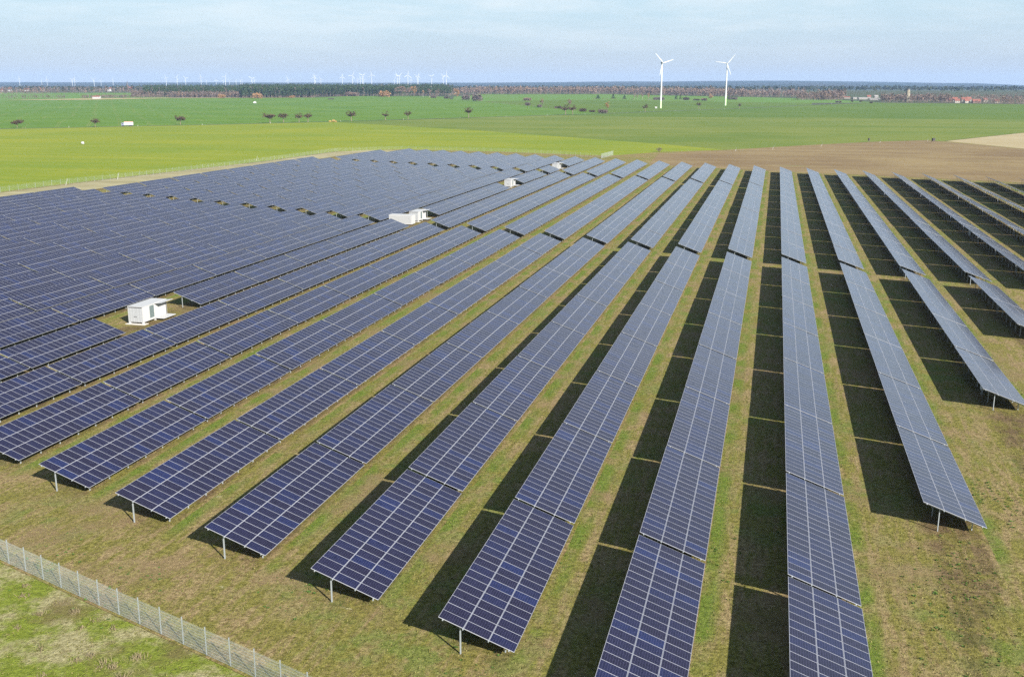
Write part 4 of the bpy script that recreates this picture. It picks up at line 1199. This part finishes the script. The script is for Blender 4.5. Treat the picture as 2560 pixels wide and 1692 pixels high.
# wrapped bale and hunting stands
x, y, z, s = seen(207, 361)
t = empty("wrapped_bale", (x, y, z), 0.3); tag(t, "single white wrapped bale lying in the yellow green field", "bale")
m = MB(); m.tube([(-0.75, 0, 0.75), (-0.7, 0, 0.75), (0.7, 0, 0.75), (0.75, 0, 0.75)], [0.66, 0.78, 0.78, 0.66], 20); m.build("wrapped_roll", M_WHITE, t)
def stand(u, v, h, wd, label, mat):
    x, y, z, s = seen(u, v)
    t = empty("hunting_stand", (x, y, z), -YAW + 0.2); tag(t, label, "hunting stand")
    m = MB(); m.box(-wd / 2, wd / 2, -wd / 2, wd / 2, h * 0.4, h * 0.93); m.build("cabin", mat, t)
    m = MB(); m.box(-wd * .58, wd * .58, -wd * .58, wd * .58, h * 0.931, h); m.build("roof", mat, t)
    m = MB(); m.box(-wd * .35, wd * .35, -wd / 2 - 0.02, -wd / 2 - 0.001, h * 0.68, h * 0.84); m.build("window", M_WINDOW, t)
    for a in (-1, 1):
        for b in (-1, 1):
            m = MB(); m.beam((a * wd * .6, b * wd * .6, -0.2), (a * wd * .4, b * wd * .4, h * 0.399), 0.12); m.build("leg", M_BARK, t)
M_DKWOOD = simple("dark stained boards", (0.05, 0.045, 0.04), 0.8)
stand(2333, 357.5, 2.9, 1.5, "dark hunting cabin on legs by the corner of sandy field", M_DKWOOD)
stand(2172, 355.5, 2.4, 0.9, "small dark hunting stand at the edge of the brown field", M_DKWOOD)

# leaning white marker boards along the field edge
M_MARK = simple("white marker board", (0.40, 0.40, 0.385), 0.6)
for (u, v, h, lab) in ((1838, 378, 2.2, "thin leaning white marker, first from left along brown field"), (1931, 374.5, 2.6, "broad leaning white marker board, second along brown field"), (2052, 367, 2.3, "leaning white marker board, third along the brown field"),
                       (2199, 358, 2.1, "leaning white marker board right of small dark stand"), (2318, 354, 1.8, "leaning white marker board just left of dark hunting cabin"),
                       (164, 464.5, 2.5, "tall leaning white pole by the fence, nearest the left edge"), (293, 449, 2.5, "tall leaning white pole by the fence, right of the first"), (640, 403, 2.4, "leaning white pole by the fence, farthest along")):
    x, y, z, s = seen(u, v)
    t = empty("marker_post", (x, y, z), -YAW); tag(t, lab, "marker post", "leaning white markers at the field edges")
    m = MB(); m.beam((0, 0, -0.1), (h * 0.30, 0, h * 0.8), 0.10, 0.10); m.build("pole", M_MARK, t)
    m = MB(); m.beam((h * 0.22, -0.06, h * 0.55), (h * 0.375, -0.06, h), 0.34, 0.03); m.build("board", M_MARK, t)

# small white posts along the road
proto = None
posts = []
for q in range(26):
    f = q / 25.0
    i = f * (len(rd) - 2.001) ; a = Vector(rd[1 + int(min(i, len(rd) - 3))]); b = Vector(rd[2 + int(min(i, len(rd) - 3))])
    p_ = a.lerp(b, i - int(i)); n = (b - a).normalized()
    posts.append(p_ + Vector((n.y, -n.x)) * 3.2)
mbp = MB(); mbp.beam((0, 0, -0.1), (0, 0, 1.15), 0.22, 0.16); mbp.box(-0.10, 0.10, -0.07, 0.07, 1.151, 1.2); me_post = mbp.mesh("roadside_post", [M_MARK])
for p_ in posts:
    o = link("roadside_post", me_post, None, (p_.x, p_.y, zt(p_.x, p_.y)))
    tag(o, "one of the small white posts lining the field road", "post", "small white posts lining the field road")

# ------------------------------------------------------------------ grass tufts and weeds on the near ground
M_TUFT = leaf_mat("mixed green and dry grass blades", (0.070, 0.078, 0.017), (0.165, 0.148, 0.055))
M_WEED = leaf_mat("dark green weed leaves", (0.034, 0.072, 0.014), (0.070, 0.118, 0.026))
M_DEAD = leaf_mat("dead brown stalks", (0.10, 0.080, 0.048), (0.20, 0.165, 0.095))
m = MB(); cnt = 0
rg = random.Random(11)
while cnt < 26000:
    y = 28 + 95 * rg.random() ** 1.4; x = rg.uniform(-75, 48)
    pj = project((x, y, 0))
    if pj is None or not (-30 < pj[0] < 1054 and pj[1] < 720): continue
    cnt += 1
    h = rg.uniform(0.04, 0.10)
    for k in range(3):
        a = rg.uniform(0, 6.283); d = Vector((math.cos(a), math.sin(a), 0)); c = Vector((x, y, 0)) + d * rg.uniform(0, 0.1); sd_ = Vector((-d.y, d.x, 0)) * rg.uniform(0.02, 0.05)
        m.poly([c - sd_, c + sd_, c + d * h * 0.7 + Vector((0, 0, h))])
o = m.build("grass", M_TUFT); tag(o, "short dry turf growing between and in front of the tables", "grass", None, "stuff")
m = MB()
clusters = [(19.0 + rg.gauss(0, 5.0), rg.uniform(32, 92)) for _ in range(52)] + [(rg.uniform(6, 13), rg.uniform(45, 75)) for _ in range(8)] + [(rg.uniform(-60, 6), rg.uniform(36, 80)) for _ in range(16)]
for (cx, cy) in clusters:
    for i in range(rg.randint(16, 44)):
        x, y = cx + rg.gauss(0, 1.3), cy + rg.gauss(0, 2.2); r = rg.uniform(0.05, 0.15)
        for k in range(9):
            a = rg.uniform(0, 6.283); d = Vector((math.cos(a), math.sin(a), 0)); sd_ = Vector((-d.y, d.x, 0)) * r * 0.32; c = Vector((x, y, 0.01))
            mid_ = c + d * r * 0.6 + Vector((0, 0, r * rg.uniform(0.3, 0.7)))
            m.poly([c, mid_ - sd_, c + d * r + Vector((0, 0, r * rg.uniform(0.1, 0.5))), mid_ + sd_])
o = m.build("weeds", M_WEED); tag(o, "scattered dark green weed rosettes in the turf on the right", "weeds", None, "stuff")
m = MB()
dead = [(rg.uniform(-62, -34), rg.uniform(38, 56)) for _ in range(90)]
for (x, y) in dead:
    if y + 0.366 * x > 34.4: continue
    n = rg.randint(10, 40); hh = rg.uniform(0.12, 0.38)
    for k in range(n):
        d = Vector((rg.gauss(0, 0.4), rg.gauss(0, 0.4), rg.uniform(0.25, 1))).normalized() * hh; b = Vector((x + rg.gauss(0, .16), y + rg.gauss(0, .16), 0)); sd_ = Vector((0.015, 0.01, 0))
        m.poly([b - sd_, b + sd_, b + d + sd_ * .4, b + d - sd_ * .4])
o = m.build("dead_stalks", M_DEAD); tag(o, "clumps of dead brown stalks in the green grass outside the near fence", "dead plants", None, "stuff")

# ------------------------------------------------------------------ air
HAZE = 5.0e-5
if HAZE > 0:
    hm = bpy.data.materials.new("haze air"); hm.use_nodes = True
    nt = hm.node_tree
    for n in list(nt.nodes):
        if n.type != "OUTPUT_MATERIAL": nt.nodes.remove(n)
    pv = N(nt, "ShaderNodeVolumePrincipled")
    pv.inputs["Color"].default_value = (0.42, 0.62, 0.98, 1); pv.inputs["Density"].default_value = HAZE
    pv.inputs["Anisotropy"].default_value = 0.0
    out = [n for n in nt.nodes if n.type == "OUTPUT_MATERIAL"][0]
    nt.links.new(pv.outputs[0], out.inputs["Volume"])
    mb = MB()
    c0 = CAM + FW * 8000
    M = Matrix.Translation((c0.x, c0.y, 0)) @ Matrix.Rotation(-YAW, 4, "Z")
    mb.box(-11000, 11000, -8600, 8600, -2.0, 230.0, 0, M)
    o = mb.build("haze", hm); o["kind"] = "stuff"; tag(o, "thin pale haze lying over the whole plain", "haze")

scene.cycles.use_denoising = False
scene.cycles.volume_bounces = 0
scene.cycles.max_bounces = 6
scene.cycles.diffuse_bounces = 3
scene.cycles.glossy_bounces = 3
print("individual tables", n_ind, "total", len(tabs))
